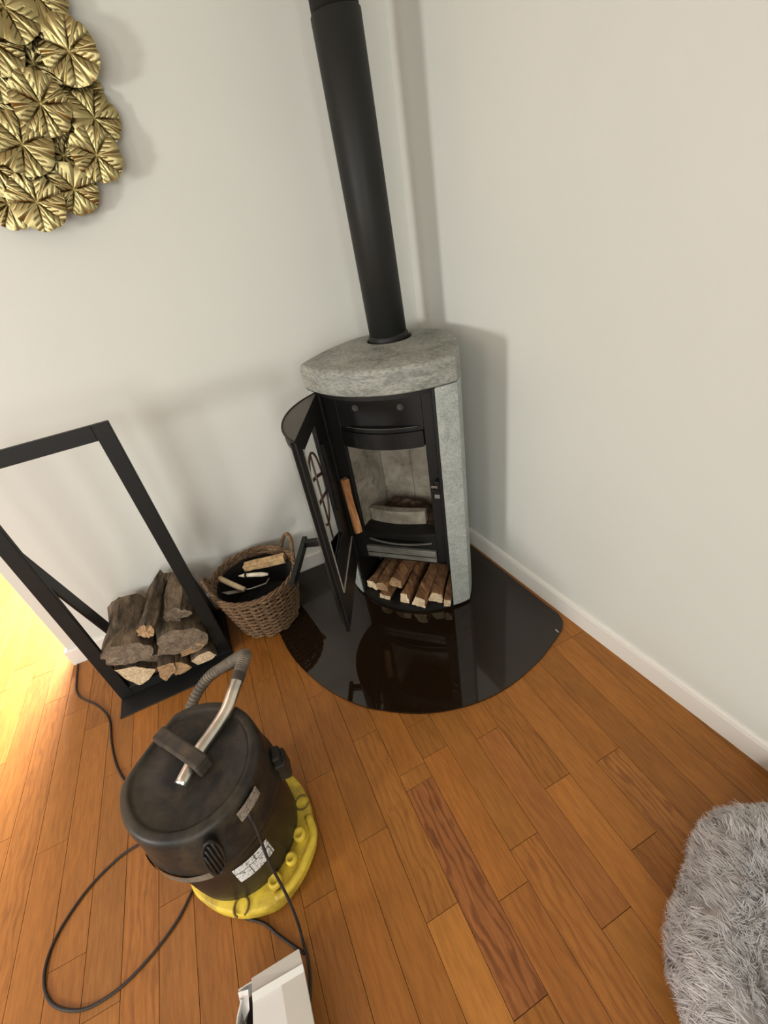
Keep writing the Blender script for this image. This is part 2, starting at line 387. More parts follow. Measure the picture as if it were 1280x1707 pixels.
for row in range(-28, 14):
    js = sorted(rows.get(row, []), reverse=True)
    cuts = list(js)
    top = js[0] if js else random.uniform(-1.2, 0.2)
    if not js: cuts.append(top)
    y = top
    while y < 2.5: y += random.uniform(0.75, 1.35); cuts.append(min(y, 2.55))
    y = min(cuts)
    while y > -3.2: y -= random.uniform(0.75, 1.35); cuts.append(max(y, -3.35))
    if row > 2: cuts = [c for c in cuts if c < 0.2] + [0.3]
    cuts = sorted(set(cuts), reverse=True)
    for a, b_ in zip(cuts[:-1], cuts[1:]):
        if a - b_ < 0.01: continue
        key = next((k for k in special if k[0] == row and abs(k[1] - a) < 1e-6), None)
        make_plank(row, b_, a, key)

# ------------------------------------------------------------------ hearth plate
MS = np.array([-.43, -.477]); US = np.array([.72635, -.68733]); VS = np.array([.68733, .72635]); RZ = math.atan2(US[1], US[0])
def s2w(u, v): p = MS + US * u + VS * v; return (float(p[0]), float(p[1]))
arcp = [(-1.060, -0.300), (-1.045, -0.480), (-1.010, -0.620), (-0.945, -0.770), (-0.861, -0.890), (-0.790, -0.955), (-0.716, -1.008), (-0.640, -1.050), (-0.557, -1.080), (-0.475, -1.098),
        (-0.394, -1.104), (-0.318, -1.100), (-0.243, -1.087), (-0.165, -1.068), (-0.088, -1.040), (-0.030, -1.016), (0.008, -0.996), (0.034, -0.968), (0.044, -0.930)]
plate = [(-1.040, -0.018), (-1.056, -0.10)] + [tuple(p) for p in catmull([(a, b, 0) for a, b in arcp], 3)]
plate = [(p[0], p[1]) for p in plate] + [(0.036, -0.86), (-0.022, -0.018)]
hp = prism('hearth_plate', plate, 0.0005, 0.008, 'hearth', None, 0.0015)
box('pale_scuff', -0.026, -0.022, -1.008, -0.990, 0.0080, 0.0083, 'card_grey', hp)
tag(hp, 'dark glossy glass floor plate with a curved front under the stove', 'hearth plate')

# ------------------------------------------------------------------ the wood stove
Z0 = 0.008
stove = empty('wood_stove', (MS[0], MS[1], Z0), RZ)
tag(stove, 'grey soapstone corner wood stove with its black door standing open', 'stove')
RA = 0.394; VC = 0.274                                    # front arc: centre at v = +VC
def arc_v(u, dr=0.0): return VC - math.sqrt(max((RA + dr) ** 2 - u * u, 0))
side = [(0.283, 0.0), (0.281, 0.05), (0.275, 0.10), (0.264, 0.16), (0.247, 0.22), (0.222, 0.28), (0.188, 0.33), (0.150, 0.366), (0.105, 0.388), (0.055, 0.398)]
def outline(inset=0.0):
    fr = [(u, arc_v(u)) for u in np.linspace(-0.277, 0.277, 25)]
    P = fr + side + [(0.0, 0.400)] + [(-a, b) for a, b in side[::-1]]
    if inset:
        c = np.array([0, 0.14]); Q = []
        n = len(P)
        for i in range(n):
            t = np.array(P[(i + 1) % n]) - np.array(P[i - 1]); nn = np.array([-t[1], t[0]]); nn /= np.linalg.norm(nn); Q.append(tuple(np.array(P[i]) + nn * inset))
        return Q
    return P
zl = lambda z: z - Z0
prism('base_plate', outline(0.012), 0.0, 0.022, 'black', stove, 0.002)
PU, PV, PR = -0.030, 0.279, 0.0715                         # flue position in stove coordinates
# top slab with a real hole for the flue
def ray_hit(P, c, a):
    d = np.array([math.cos(a), math.sin(a)]); best = None
    for i in range(len(P)):
        p = np.array(P[i]); q = np.array(P[(i + 1) % len(P)]); e = q - p
        den = d[0] * e[1] - d[1] * e[0]
        if abs(den) < 1e-9: continue
        r = p - c; t = (r[0] * e[1] - r[1] * e[0]) / den; s = (r[0] * d[1] - r[1] * d[0]) / den
        if t > 0 and -1e-6 <= s <= 1 + 1e-6 and (best is None or t < best): best = t
    return tuple(c + d * best)
NA = 120; hc = np.array([PU, PV]); angs = [2 * pi * k / NA for k in range(NA)]
# denser angles towards the two front corners
angs = sorted(angs + [math.atan2(0.0 - PV, s * 0.283 - PU) % (2 * pi) for s in (-1, 1)] + [math.atan2(-0.006 - PV, s * 0.277 - PU) % (2 * pi) for s in (-1, 1)])
def ringo(P, z): return [ray_hit(P, hc, a) + (z,) for a in angs]
def ringh(r, z): return [(PU + r * math.cos(a), PV + r * math.sin(a), z) for a in angs]
rings = [ringh(0.086, zl(1.024)), ringh(0.086, zl(1.106)), ringh(0.090, zl(1.11)), ringo(outline(0.014), zl(1.11)), ringo(outline(0.007), zl(1.1075)), ringo(outline(0.002), zl(1.102)),
         ringo(outline(0.0), zl(1.094)), ringo(outline(0.0), zl(1.028)), ringo(outline(0.004), zl(1.024))]
V, F = loft(rings, closed=True)
slab = add('top_slab', V, F, 'slab', stove, True); smooth_by_angle(slab, 40)
# stone columns: front arc strip and the curved flanks
for s in (-1, 1):
    outer = [(0.220, arc_v(0.220)), (0.240, arc_v(0.240)), (0.262, arc_v(0.262)), (0.277, arc_v(0.277))] + side[:7]
    inner = [(a - 0.045, b - 0.006) for a, b in side[1:7][::-1]] + [(0.222, 0.0)]
    poly = [(s * a, b) for a, b in outer + inner]
    if s < 0: poly = poly[::-1]
    c = prism('stone_column', poly, 0.014, zl(1.022), 'stone', stove, 0.002); smooth_by_angle(c, 30)
# steel back shell
bk = [(0.150, 0.318), (0.105, 0.342), (0.055, 0.354), (0, 0.357), (-0.055, 0.354), (-0.105, 0.342), (-0.150, 0.318)]
prism('back_shell', [(a * 1.05, b + 0.03) for a, b in bk] + [(a * 1.05, b + 0.018) for a, b in bk[::-1]], 0.022, zl(1.02), 'black', stove)
# black steel front: stiles, head plate with two air holes
VP = -0.022
for s in (-1, 1):
    box('front_stile', min(s * 0.16, s * 0.221), max(s * 0.16, s * 0.221), VP, VP + 0.02, zl(0.235), zl(1.023), 'black', stove, 0.003)
    box('front_rim', min(s * 0.205, s * 0.2205), max(s * 0.205, s * 0.2205), VP - 0.028, VP, zl(0.235), zl(1.023), 'black', stove, 0.003)
    # niche cheek
    box('niche_cheek', min(s * 0.213, s * 0.221), max(s * 0.213, s * 0.221), VP - 0.02, 0.30, 0.022, zl(0.24), 'black', stove)
head = prism('head_plate', [(-0.16, VP + 0.004), (0.16, VP + 0.004), (0.16, VP + 0.018), (-0.16, VP + 0.018)], zl(0.875), zl(1.023), 'black', stove)
# curved upper frame lip under the slab
us = np.linspace(-0.215, 0.215, 21)
prism('upper_lip', [(u, arc_v(u, -0.012)) for u in us] + [(u, arc_v(u, -0.012) + 0.02) for u in us[::-1]], zl(1.006), zl(1.0235), 'black', stove)
prism('upper_web', [(u, arc_v(u, -0.02)) for u in us] + [(0.215, VP + 0.004), (-0.215, VP + 0.004)], zl(1.014), zl(1.0225), 'black', stove)
for u in (-0.088, 0.083):
    rg = []
    for r, v in ((0.0125, VP + 0.0035), (0.0118, VP + 0.0005), (0.0095, VP + 0.001), (0.0088, VP + 0.008), (0.002, VP + 0.009)):
        rg.append([(u + r * math.cos(2 * pi * k / 20), v, zl(0.948) + r * math.sin(2 * pi * k / 20)) for k in range(20)])
    V, F = loft(rg); add('air_hole', V, F, 'hole_grey', stove, True)
# curved baffle bar above the fire
ub = np.linspace(-0.158, 0.158, 17); bv = lambda u: VP - 0.004 - 0.034 * (1 - (u / 0.16) ** 2)
bf = prism('baffle', [(u, bv(u)) for u in ub] + [(u, 0.02) for u in ub[::-1]], zl(0.800), zl(0.862), 'black', stove, 0.003)
prism('baffle_ledge', [(u, bv(u) + 0.012) for u in ub] + [(u, 0.02) for u in ub[::-1]], zl(0.862), zl(0.878), 'black', stove, 0.002)
prism('baffle_edge', [(u, bv(u) + 0.010) for u in ub[1:-1]] + [(u, bv(u) + 0.013) for u in ub[1:-1][::-1]], zl(0.8765), zl(0.8785), 'hole_grey', stove)
# firebox lining boards
def board(p, q, z0, z1, th=0.022, name='lining_board'):
    p = np.array(p); q = np.array(q); e = (q - p) / np.linalg.norm(q - p); n = np.array([-e[1], e[0]]) * th
    g = e * 0.0008
    return prism(name, [tuple(p + g), tuple(q - g), tuple(q - g + n), tuple(p + g + n)], zl(z0), zl(z1), 'brick', stove, 0.0015)
board((-0.168, 0.004), (-0.118, 0.20), 0.385, 0.93)
board((-0.118, 0.20), (0.017, 0.205), 0.385, 0.93)
board((0.017, 0.205), (0.120, 0.20), 0.385, 0.93)
board((0.120, 0.20), (0.168, 0.004), 0.385, 0.93)
box('firebox_roof', -0.16, 0.16, 0.0, 0.21, zl(0.93), zl(0.95), 'black', stove)
prism('firebox_floor', [(-0.165, 0.0), (0.165, 0.0), (0.118, 0.2), (-0.118, 0.2)], zl(0.36), zl(0.392), 'ashbed', stove)
# ash bed: uneven char behind the front brick
V, F = [], []
nx, ny = 34, 26
for j in range(ny):
    for i in range(nx):
        t = j / (ny - 1); hw = 0.150 - 0.035 * t; u = -hw + 2 * hw * i / (nx - 1)
        e = min(1, 4 * min(i, nx - 1 - i) / nx) * min(1, 4 * min(j, ny - 1 - j) / ny)
        V.append((u, 0.075 + 0.120 * t, zl(0.393) + e * (0.020 + 0.018 * t + 0.022 * abs(math.sin(u * 47 + 2 * math.sin(t * 6))) * (0.5 + 0.5 * math.sin(t * 13 + u * 20)) + random.uniform(0, 0.009))))
for j in range(ny - 1):
    for i in range(nx - 1): a = j * nx + i; F.append((a, a + 1, a + nx + 1, a + nx))
add('ash_bed', V, F, 'ashbed', stove, True)
# pale curved brick that holds the fire back
ur = np.linspace(-0.146, 0.104, 11)
prism('front_brick', [(u, 0.050 - 0.018 * (1 - ((u + 0.02) / 0.126) ** 2)) for u in ur] + [(u, 0.078 - 0.012 * (1 - ((u + 0.02) / 0.126) ** 2)) for u in ur[::-1]], zl(0.392), zl(0.458), 'brick', stove, 0.005)
# grate frame, lip and grey drawer front
uf = np.linspace(-0.16, 0.16, 17); lv = lambda u, d: VP + 0.006 - d * (1 - (u / 0.16) ** 2)
prism('grate_frame', [(u, lv(u, 0.020)) for u in uf] + [(0.16, 0.045), (-0.16, 0.045)], zl(0.380), zl(0.394), 'black', stove, 0.002)
prism('ash_lip', [(u, lv(u, 0.030)) for u in uf] + [(0.16, VP + 0.02), (-0.16, VP + 0.02)], zl(0.340), zl(0.346), 'black', stove, 0.001)
prism('ash_lip_edge', [(u, lv(u, 0.0315)) for u in uf[1:-1]] + [(u, lv(u, 0.0315) + 0.006) for u in uf[1:-1][::-1]], zl(0.3425), zl(0.3475), 'grey_iron', stove)
box('lip_riser', -0.16, 0.16, VP + 0.006, VP + 0.016, zl(0.30), zl(0.378), 'black', stove)
box('drawer_front', -0.160, 0.158, VP - 0.012, VP + 0.006, zl(0.250), zl(0.309), 'grey_iron', stove, 0.003)
box('drawer_groove', -0.158, 0.156, VP - 0.0135, VP - 0.010, zl(0.276), zl(0.279), 'black', stove)
box('niche_roof', -0.215, 0.215, VP, 0.30, zl(0.236), zl(0.250), 'black', stove)
# latch catch on the right stile
bm = box_bm(0.186, 0.206, VP - 0.030, VP, zl(0.612), zl(0.668), 0.003)
box_bm(0.180, 0.200, VP - 0.036, VP - 0.022, zl(0.628), zl(0.636), 0.001, bm); box_bm(0.178, 0.186, VP - 0.036, VP - 0.010, zl(0.640), zl(0.648), 0.001, bm)
bmadd('latch_catch', bm, 'black', stove)
box('latch_tongue', 0.176, 0.200, VP - 0.040, VP - 0.034, zl(0.646), zl(0.656), 'steel', stove, 0.001)
box('latch_keeper', 0.184, 0.204, VP - 0.032, VP - 0.026, zl(0.596), zl(0.612), 'grey_iron', stove, 0.001)

# the open door (its own coordinates: t along the chord, o outwards, z up)
DA = math.radians(244) - RZ; DL = 0.41; DS = 0.072
dd = np.array([math.cos(DA), math.sin(DA)]); dn = np.array([dd[1], -dd[0]]); dh = np.array([-0.215, -0.045])
DR = (DL * DL / 4 + DS * DS) / (2 * DS)
def arc_o(t): return math.sqrt(max(DR * DR - (t * DL - DL / 2) ** 2, 0)) - (DR - DS)
def dp(t, o, z): p = dh + dd * (t * DL) + dn * o; return (float(p[0]), float(p[1]), zl(z))
def dbox(t0, t1, o0, o1, z0, z1):
    c = [dp(t, o, z) for z in (z0, z1) for t, o in ((t0, o0), (t1, o0), (t1, o1), (t0, o1))]
    return c, [(0, 1, 2, 3), (4, 5, 6, 7), (0, 1, 5, 4), (1, 2, 6, 5), (2, 3, 7, 6), (3, 0, 4, 7)]
def dskin(t0, t1, z0, z1, th=0.005, n=14):
    ts = np.linspace(t0, t1, n); lo = [dp(t, arc_o(t), z0) for t in ts] + [dp(t, arc_o(t) - th, z0) for t in ts[::-1]]
    hi = [p[:2] + (zl(z1),) for p in lo]; return loft([lo, hi])
DZ0, DZ1 = 0.222, 1.016
WZ0, WZ1 = 0.505, 0.955
V, F = merge(dskin(0, 1, DZ0, 0.44), dskin(0, 1, 0.985, DZ1), dskin(0, 0.10, 0.44, 0.985, n=5), dskin(0.92, 1.0, 0.44, 0.985, n=5),
             dbox(0.0, 0.36, 0, 0.010, DZ0, DZ1), dbox(0.83, 1.0, 0, 0.012, DZ0, DZ1), dbox(0.36, 0.83, 0, 0.010, WZ1, DZ1), dbox(0.36, 0.83, 0, 0.010, DZ0, WZ0),
             dbox(0.97, 1.0, 0, arc_o(0.97), DZ0, DZ1))
door = add('stove_door', V, F, 'black', stove)
ts = np.linspace(0.0, 1.0, 24)
capo = [dp(t, arc_o(t), DZ1) for t in ts] + [dp(1.0, 0, DZ1), dp(0, 0, DZ1)]
V, F = loft([capo, [p[:2] + (p[2] + 0.004,) for p in capo]]); add('door_cap', V, F, 'cap', door)
capo = [p[:2] + (zl(DZ0),) for p in capo]
V, F = loft([capo, [p[:2] + (p[2] - 0.004,) for p in capo]]); add('door_bottom', V, F, 'black', door)
V, F = tube_geo([dp(t, arc_o(t), DZ1 + 0.003) for t in ts], 0.004, 6); add('cap_edge', V, F, 'black', door, True)
V, F = dskin(0.10, 0.92, 0.44, 0.985, 0.004, 18); add('door_glass', V, F, 'doorglass', door, True)
g = 0.005
V, F = merge(dbox(0.0, 0.009, -0.006, 0, 0.37, 1.0), dbox(0.838, 0.845, -0.004, 0, 0.37, WZ1 + 0.01), dbox(0.0, 0.845, -0.005, 0, 0.366, 0.371))
add('gasket', V, F, 'gasket', door)
V, F = merge(dbox(0.36, 0.368, -0.003, 0.012, WZ0, WZ1), dbox(0.36, 0.83, -0.004, 0.004, WZ0 - 0.006, WZ0), dbox(0.30, 0.34, -0.012, 0, 0.60, 0.88))
add('glass_retainer', V, F, 'black', door)
# handle: bracket and a straight bar parallel to the door
V, F = merge(dbox(0.41, 0.47, arc_o(0.45) - 0.004, 0.150, 0.478, 0.502), dbox(0.37, 1.0, 0.142, 0.160, 0.476, 0.504))
add('door_handle', V, F, 'black', door)
# brown oval ring with an upright and cross bars, behind the glass
ov = [dp(0.53 + 0.215 * math.cos(a) * 1.0, 0.020, 0.745 + 0.140 * math.sin(a)) for a in np.linspace(0, 2 * pi, 40, endpoint=False)]
V, F = merge(tube_geo(ov, 0.0042, 6, True), tube_geo([dp(0.53, 0.020, 0.53), dp(0.53, 0.020, 0.880)], 0.0035, 6),
             tube_geo([dp(t, 0.020 + 0.02 * math.sin((t - .32) / .42 * pi), 0.765 + 0.012 * math.sin((t - .32) / .42 * pi)) for t in np.linspace(0.32, 0.74, 9)], 0.006, 6),
             tube_geo([dp(t, 0.020 + 0.02 * math.sin((t - .34) / .38 * pi), 0.690 - 0.012 * math.sin((t - .34) / .38 * pi)) for t in np.linspace(0.34, 0.72, 9)], 0.006, 6))
add('door_oval_ring', V, F, 'oval_ring', door, True)
for za, zb in ((0.24, 0.30), (0.95, 1.01)):
    V, F = tube_geo([dp(-0.012, 0.004, za), dp(-0.012, 0.004, zb)], 0.007, 10); add('hinge', V, F, 'black', stove, True)

# flue pipe
pw = s2w(PU, PV)
flue = empty('flue_pipe', (pw[0], pw[1], 1.03)); flue.rotation_euler = (-0.010, -0.022, 0)
tag(flue, 'straight matt black flue pipe rising from the stove top', 'flue pipe')
lathe('lower_section', [(PR - 0.003, 0.0), (PR, 0.002), (PR, 0.945), (PR - 0.002, 0.948), (PR - 0.004, 0.948)], 'pipe', flue, 56)
lathe('upper_section', [(PR - 0.004, 0.90), (PR - 0.004, 1.5699), (0.01, 1.57)], 'pipe', flue, 56)
lathe('collar_ring', [(PR + 0.0005, 0.072), (PR + 0.005, 0.074), (PR + 0.006, 0.080), (PR + 0.0055, 0.095), (PR + 0.0005, 0.100)], 'black', flue, 56)

# ------------------------------------------------------------------ firewood
def resample(poly, n):
    P = [np.array(p, float) for p in poly]; L = [np.linalg.norm(P[(i + 1) % len(P)] - P[i]) for i in range(len(P))]; tot = sum(L); out = []
    for k in range(n):
        s = tot * k / n; i = 0
        while s > L[i]: s -= L[i]; i += 1
        out.append(P[i] + (P[(i + 1) % len(P)] - P[i]) * (s / L[i]))
    return out
def firewood(name, poly, p0, p1, side_mat, end_mat, rough=0.004, parent=None, n=26, rings=9, up=(0, 0, 1), taper=0.95, seed=0):
    """poly: outline about (0,0) at the front end p0 (first axis to the right of the travel direction p0->p1, second axis up)"""
    rg = np.random.default_rng(seed + 11); p0 = np.array(p0, float); p1 = np.array(p1, float)
    t = (p1 - p0); Ln = np.linalg.norm(t); t /= Ln; a = np.cross(t, np.array(up, float)); a /= np.linalg.norm(a); b = np.cross(a, t)
    Q = resample(poly, n); ph = rg.uniform(0, 6.28, 5); ridge = rg.normal(0, rough, n); ridge = (ridge + np.roll(ridge, 1) + np.roll(ridge, -1)) / 1.9
    R_ = []
    for j in range(rings):
        s = j / (rings - 1); sc = 1 + (taper - 1) * s; off = rough * 0.9 * np.array([math.sin(s * 5 + ph[0]), math.sin(s * 6 + ph[1])])
        ring = []
        for i, q in enumerate(Q):
            r = np.linalg.norm(q) + 1e-9; k = 1 + (ridge[i] + rg.normal(0, rough * 0.22) + 0.7 * rough * math.sin(i * 0.9 + s * 9 + ph[2])) / max(r, 0.015)
            e = q * k * sc + off; d = rg.normal(0, rough * 0.5) if j in (0, rings - 1) else 0
            ring.append(p0 + t * (s * Ln + d) + a * e[0] + b * e[1])
        R_.append(ring)
    V, F = loft(R_, False, False); nq = len(F)
    c0 = len(V); V.append(np.mean(R_[0], 0) ); c1_ = len(V); V.append(np.mean(R_[-1], 0)); base = (rings - 1) * n
    for i in range(n): F.append((c0, (i + 1) % n, i)); F.append((c1_, base + i, base + (i + 1) % n))
    loc = p0.copy(); V = [np.array(v) - loc for v in V]
    o = add(name, V, F, [side_mat, end_mat], parent, False, [0] * nq + [1] * (2 * n)); o.location = tuple(loc)
    smooth_by_angle(o, 50); return o
def cen(poly): return np.mean(np.array(poly), 0)
def rack_log(poly, y0, y1, sm, em, label, seed, dx=0.0, dz=0.0, rough=0.004, taper=0.95):
    c = cen(poly); q = [tuple(np.array(p) - c) for p in poly]
    o = firewood('log', q, (c[0], y0, c[1]), (c[0] + dx, y1, c[1] + dz), sm, em, rough, None, seed=seed, taper=taper)
    tag(o, label, 'log', 'firewood in the black rack'); return o

# the black log rack
rack = empty('log_rack', (-1.505, -0.25, 0.0))
tag(rack, 'tall black flat-bar firewood rack standing against the left wall', 'log rack')
def rb(name, x0, x1, y0, y1, z0, z1, bev=0.0015): return box(name, x0 + 1.505, x1 + 1.505, y0 + 0.25, y1 + 0.25, z0, z1, 'rack', rack, bev)
XL, XR, YF, ZT = -1.742, -1.272, -0.352, 1.112
rb('upright', XL, XL + 0.050, YF, YF + 0.018, 0.006, ZT); rb('upright', XR - 0.050, XR, YF, YF + 0.018, 0.006, ZT)
rb('top_bar', XL + 0.050, XR - 0.050, YF + 0.0005, YF + 0.0175, ZT - 0.050, ZT)
rb('bottom_bar', XL + 0.050, XR - 0.050, YF + 0.0005, YF + 0.0175, 0.006, 0.052)
rb('base_plate', XL, XR, -0.449, -0.035, 0.0, 0.006)
for x in (XL + 0.034, XR - 0.044):
    yb, z1, z2 = YF + 0.0185, 0.80, 0.64              # cut vertically where it meets the upright, horizontally at the base
    poly = [(yb, z1), (-0.045, 0.006), (-0.105, 0.006), (yb, z2)]
    V, F = loft([[(xx + 1.505, p[0] + 0.25, p[1]) for p in poly] for xx in (x, x + 0.010)])
    add('brace', V, F, 'rack', rack)
for x0, x1 in ((XL, XL + 0.006), (XR - 0.006, XR)): rb('side_cheek', x0, x1, YF + 0.018, -0.04, 0.006, 0.060)

rack_log([(-1.685, .190), (-1.62, .168), (-1.56, .108), (-1.60, .078), (-1.645, .060), (-1.672, .12)], -0.375, -0.06, 'bark', 'end_pale', 'wedge-shaped log with a broad pale cut end, lowest on the left of the rack', 1, 0.0, -0.01, 0.002)
rack_log([(-1.600, .150), (-1.52, .150), (-1.50, .09), (-1.52, .062), (-1.60, .066)], -0.335, -0.06, 'bark', 'end_grey', 'dark log set back in shadow behind the pale wedge in the rack', 2)
rack_log([(-1.535, .142), (-1.478, .128), (-1.490, .080), (-1.540, .050), (-1.552, .09)], -0.405, -0.08, 'bark', 'end_tan', 'small tan quarter log next to the pale wedge in the rack', 3, 0, 0, 0.002)
rack_log([(-1.475, .125), (-1.452, .112), (-1.430, .058), (-1.505, .052), (-1.492, .09)], -0.400, -0.08, 'bark', 'end_tan', 'triangular split log in the middle of the rack\'s bottom row', 4, 0.0, 0, 0.002)
rack_log([(-1.422, .086), (-1.385, .108), (-1.345, .098), (-1.322, .062), (-1.36, .050), (-1.41, .052)], -0.395, -0.08, 'bark', 'end_pale', 'half-round log with a pale rim, bottom right of the rack', 5, 0, 0, 0.002)
rack_log([(-1.69, .215), (-1.61, .178), (-1.545, .170), (-1.520, .215), (-1.555, .275), (-1.64, .305), (-1.70, .275)], -0.375, -0.06, 'bark', 'end_grey', 'thick grey-barked log in the upper left of the rack', 6, 0.0, 0.0, 0.005)
rack_log([(-1.525, .175), (-1.44, .140), (-1.350, .125), (-1.322, .175), (-1.365, .245), (-1.43, .272), (-1.50, .250)], -0.370, -0.06, 'bark', 'end_grey', 'broad grey-barked log in the upper right of the rack', 7, 0.0, 0.0, 0.006)
rack_log([(-1.455, .112), (-1.385, .108), (-1.350, .122), (-1.372, .150), (-1.45, .142)], -0.372, -0.10, 'bark', 'end_tan', 'thin tan-ended split log wedged under the broad grey log', 8, 0, 0, 0.002)
rack_log([(-1.555, .300), (-1.525, .272), (-1.485, .285), (-1.478, .325), (-1.508, .352), (-1.545, .342)], -0.375, -0.055, 'bark', 'end_tan', 'round branch log with a knotty pale end, topmost on the left of the rack', 9, 0.075, 0.0, 0.006)
rack_log([(-1.445, .275), (-1.405, .252), (-1.365, .262), (-1.355, .300), (-1.385, .330), (-1.43, .322)], -0.320, -0.055, 'bark', 'end_grey', 'dark rounded log lying on top at the right of the rack', 10, 0.015, 0.0, 0.007)

# logs in the niche under the stove (stove coordinates -> world)
def niche_log(u0, v0, z, u1, v1, poly, sm, em, label, seed):
    p0 = s2w(u0, v0) + (z,); p1 = s2w(u1, v1) + (z + 0.005,)
    o = firewood('log', poly, p0, p1, sm, em, 0.0020, None, n=26, rings=9, seed=seed, taper=0.97); tag(o, label, 'log', 'firewood under the stove'); return o
q1 = [(-.030, -.020), (.025, -.024), (.032, .008), (.006, .030), (-.026, .020)]
q2 = [(-.028, -.012), (.028, -.016), (.030, .010), (-.024, .014)]
q3 = [(-.034, -.026), (.030, -.030), (.036, .022), (-.012, .032)]
q4 = [(-.022, -.03), (.024, -.026), (.016, .032), (-.018, .028)]
niche_log(-.178, -.030, .060, -.120, .20, q1, 'bark_red', 'end_pale', 'split log with a pale end, far left in the stove\'s wood niche', 21)
niche_log(-.114, -.058, .086, -.080, .20, q1, 'bark_red', 'end_tan', 'small round log second from the left in the stove\'s wood niche', 22)
niche_log(-.098, -.080, .046, -.07, .20, q2, 'bark_red', 'end_pale', 'flat pale-ended log lowest on the left of the stove\'s wood niche', 23).location.z -= 0.0
niche_log(-.052, -.045, .112, -.010, .22, q3, 'bark_red', 'end_tan', 'thick reddish log lying on the others in the niche\'s left half', 24)
niche_log(.000, -.086, .058, .030, .20, q4, 'bark_red', 'end_pale', 'narrow dark log in the middle of the stove\'s wood niche', 25)
niche_log(.072, -.098, .062, .090, .20, q3, 'bark_red', 'end_pale', 'long split log with a pale streak, reaching furthest out of the niche', 26)
niche_log(.140, -.060, .063, .128, .20, q3, 'bark_red', 'end_pale', 'brown split log second from the right in the stove\'s wood niche', 27)
niche_log(.194, -.072, .052, .186, .18, [(-.014, -.02), (.016, -.02), (.018, .02), (-.012, .024)], 'bark_red', 'end_pale', 'small log against the right stone column in the niche', 28)
# split log leaning at the left of the fire opening
p0 = s2w(-0.172, -0.052) + (0.402,); p1 = s2w(-0.186, -0.040) + (0.660,)
lg = firewood('log', [(-.018, -.014), (.012, -.018), (.020, .004), (-.006, .016)], p0, p1, 'split_orange', 'end_tan', 0.002, None, n=20, rings=8, up=(0.3, 1, 0), seed=31)
tag(lg, 'orange split log standing upright in the stove\'s open doorway', 'log')

# ------------------------------------------------------------------ wicker basket
BX, BY, BH = -1.068, -0.232, 0.275
basket = empty('wicker_basket', (BX, BY, 0.0)); tag(basket, 'brown wicker basket with two loop handles between the rack and the stove', 'basket')
def brad(z): return 0.128 + (0.188 - 0.128) * (z / BH) ** 0.8
NS = 22
geos = []
nrow = 21
for r_ in range(nrow):
    z = 0.012 + (BH - 0.02) * r_ / (nrow - 1); rr = brad(z); pts = []
    for k in range(NS * 6):
        a = 2 * pi * k / (NS * 6); wv = 0.0055 * math.cos(NS * a / 2 * 1 + pi * r_)
        zz = z + 0.010 * math.cos(a - 0.5) * 0 + 0.0015 * math.sin(3 * a + r_) + 0.0012 * math.sin(NS * a)
        pts.append(((rr + wv) * math.cos(a), (rr + wv) * math.sin(a), zz))
    geos.append(tube_geo(pts, 0.0062, 5, True))
V, F = merge(*geos); add('weave', V, F, 'wicker', basket, True)
geos = []
for k in range(NS):
    a = 2 * pi * k / NS; geos.append(tube_geo([(brad(z) * math.cos(a), brad(z) * math.sin(a), z) for z in np.linspace(0.005, BH + 0.004, 8)], 0.0042, 5))
V, F = merge(*geos); add('stakes', V, F, 'wicker', basket, True)
lathe('inner_shadow_liner', [(0.120, 0.012), (brad(0.1) - 0.012, 0.1), (brad(BH * .9) - 0.012, BH * 0.9)], 'lining', basket, 40, open_top=True).name = 'inner_shade_sheet'  # dark sheet added behind the weave for the basket's inner shade
lathe('basket_bottom', [(0.001, 0.002), (0.122, 0.002), (0.126, 0.010), (0.122, 0.014), (0.001, 0.014)], 'wicker', basket, 32)
geos = []
for j in range(3):
    geos.append(tube_geo([((brad(BH) + 0.006 * math.cos(NS * a / 2 + j * 2.1)) * math.cos(a), (brad(BH) + 0.006 * math.cos(NS * a / 2 + j * 2.1)) * math.sin(a), BH + 0.006 * math.sin(NS * a / 2 + j * 2.1)) for a in np.linspace(0, 2 * pi, 132, endpoint=False)], 0.0055, 5, True))
V, F = merge(*geos); add('rim', V, F, 'wicker', basket, True)
def loop_handle(ac, h, lean, wid):
    geos = []
    for j in range(3):
        pts = []
        for s in np.linspace(-0.15, 1.15, 26):
            a = ac + (s - 0.5) * wid; hh = h * math.sin(pi * min(max(s, 0), 1)) ** 0.7 if 0 <= s <= 1 else -0.03 * (abs(s - 0.5) - 0.5) / 0.15
            r = brad(BH) + lean * max(hh, 0) / h + 0.004 * math.cos(s * 26 + j * 2.1)
            pts.append((r * math.cos(a), r * math.sin(a), BH + hh + 0.004 * math.sin(s * 26 + j * 2.1)))
        geos.append(tube_geo(pts, 0.0066, 5))
    V, F = merge(*geos); add('loop_handle', V, F, 'wicker', basket, True)
loop_handle(math.radians(17), 0.092, 0.026, 0.60)
loop_handle(math.radians(178), 0.060, 0.012, 0.46)
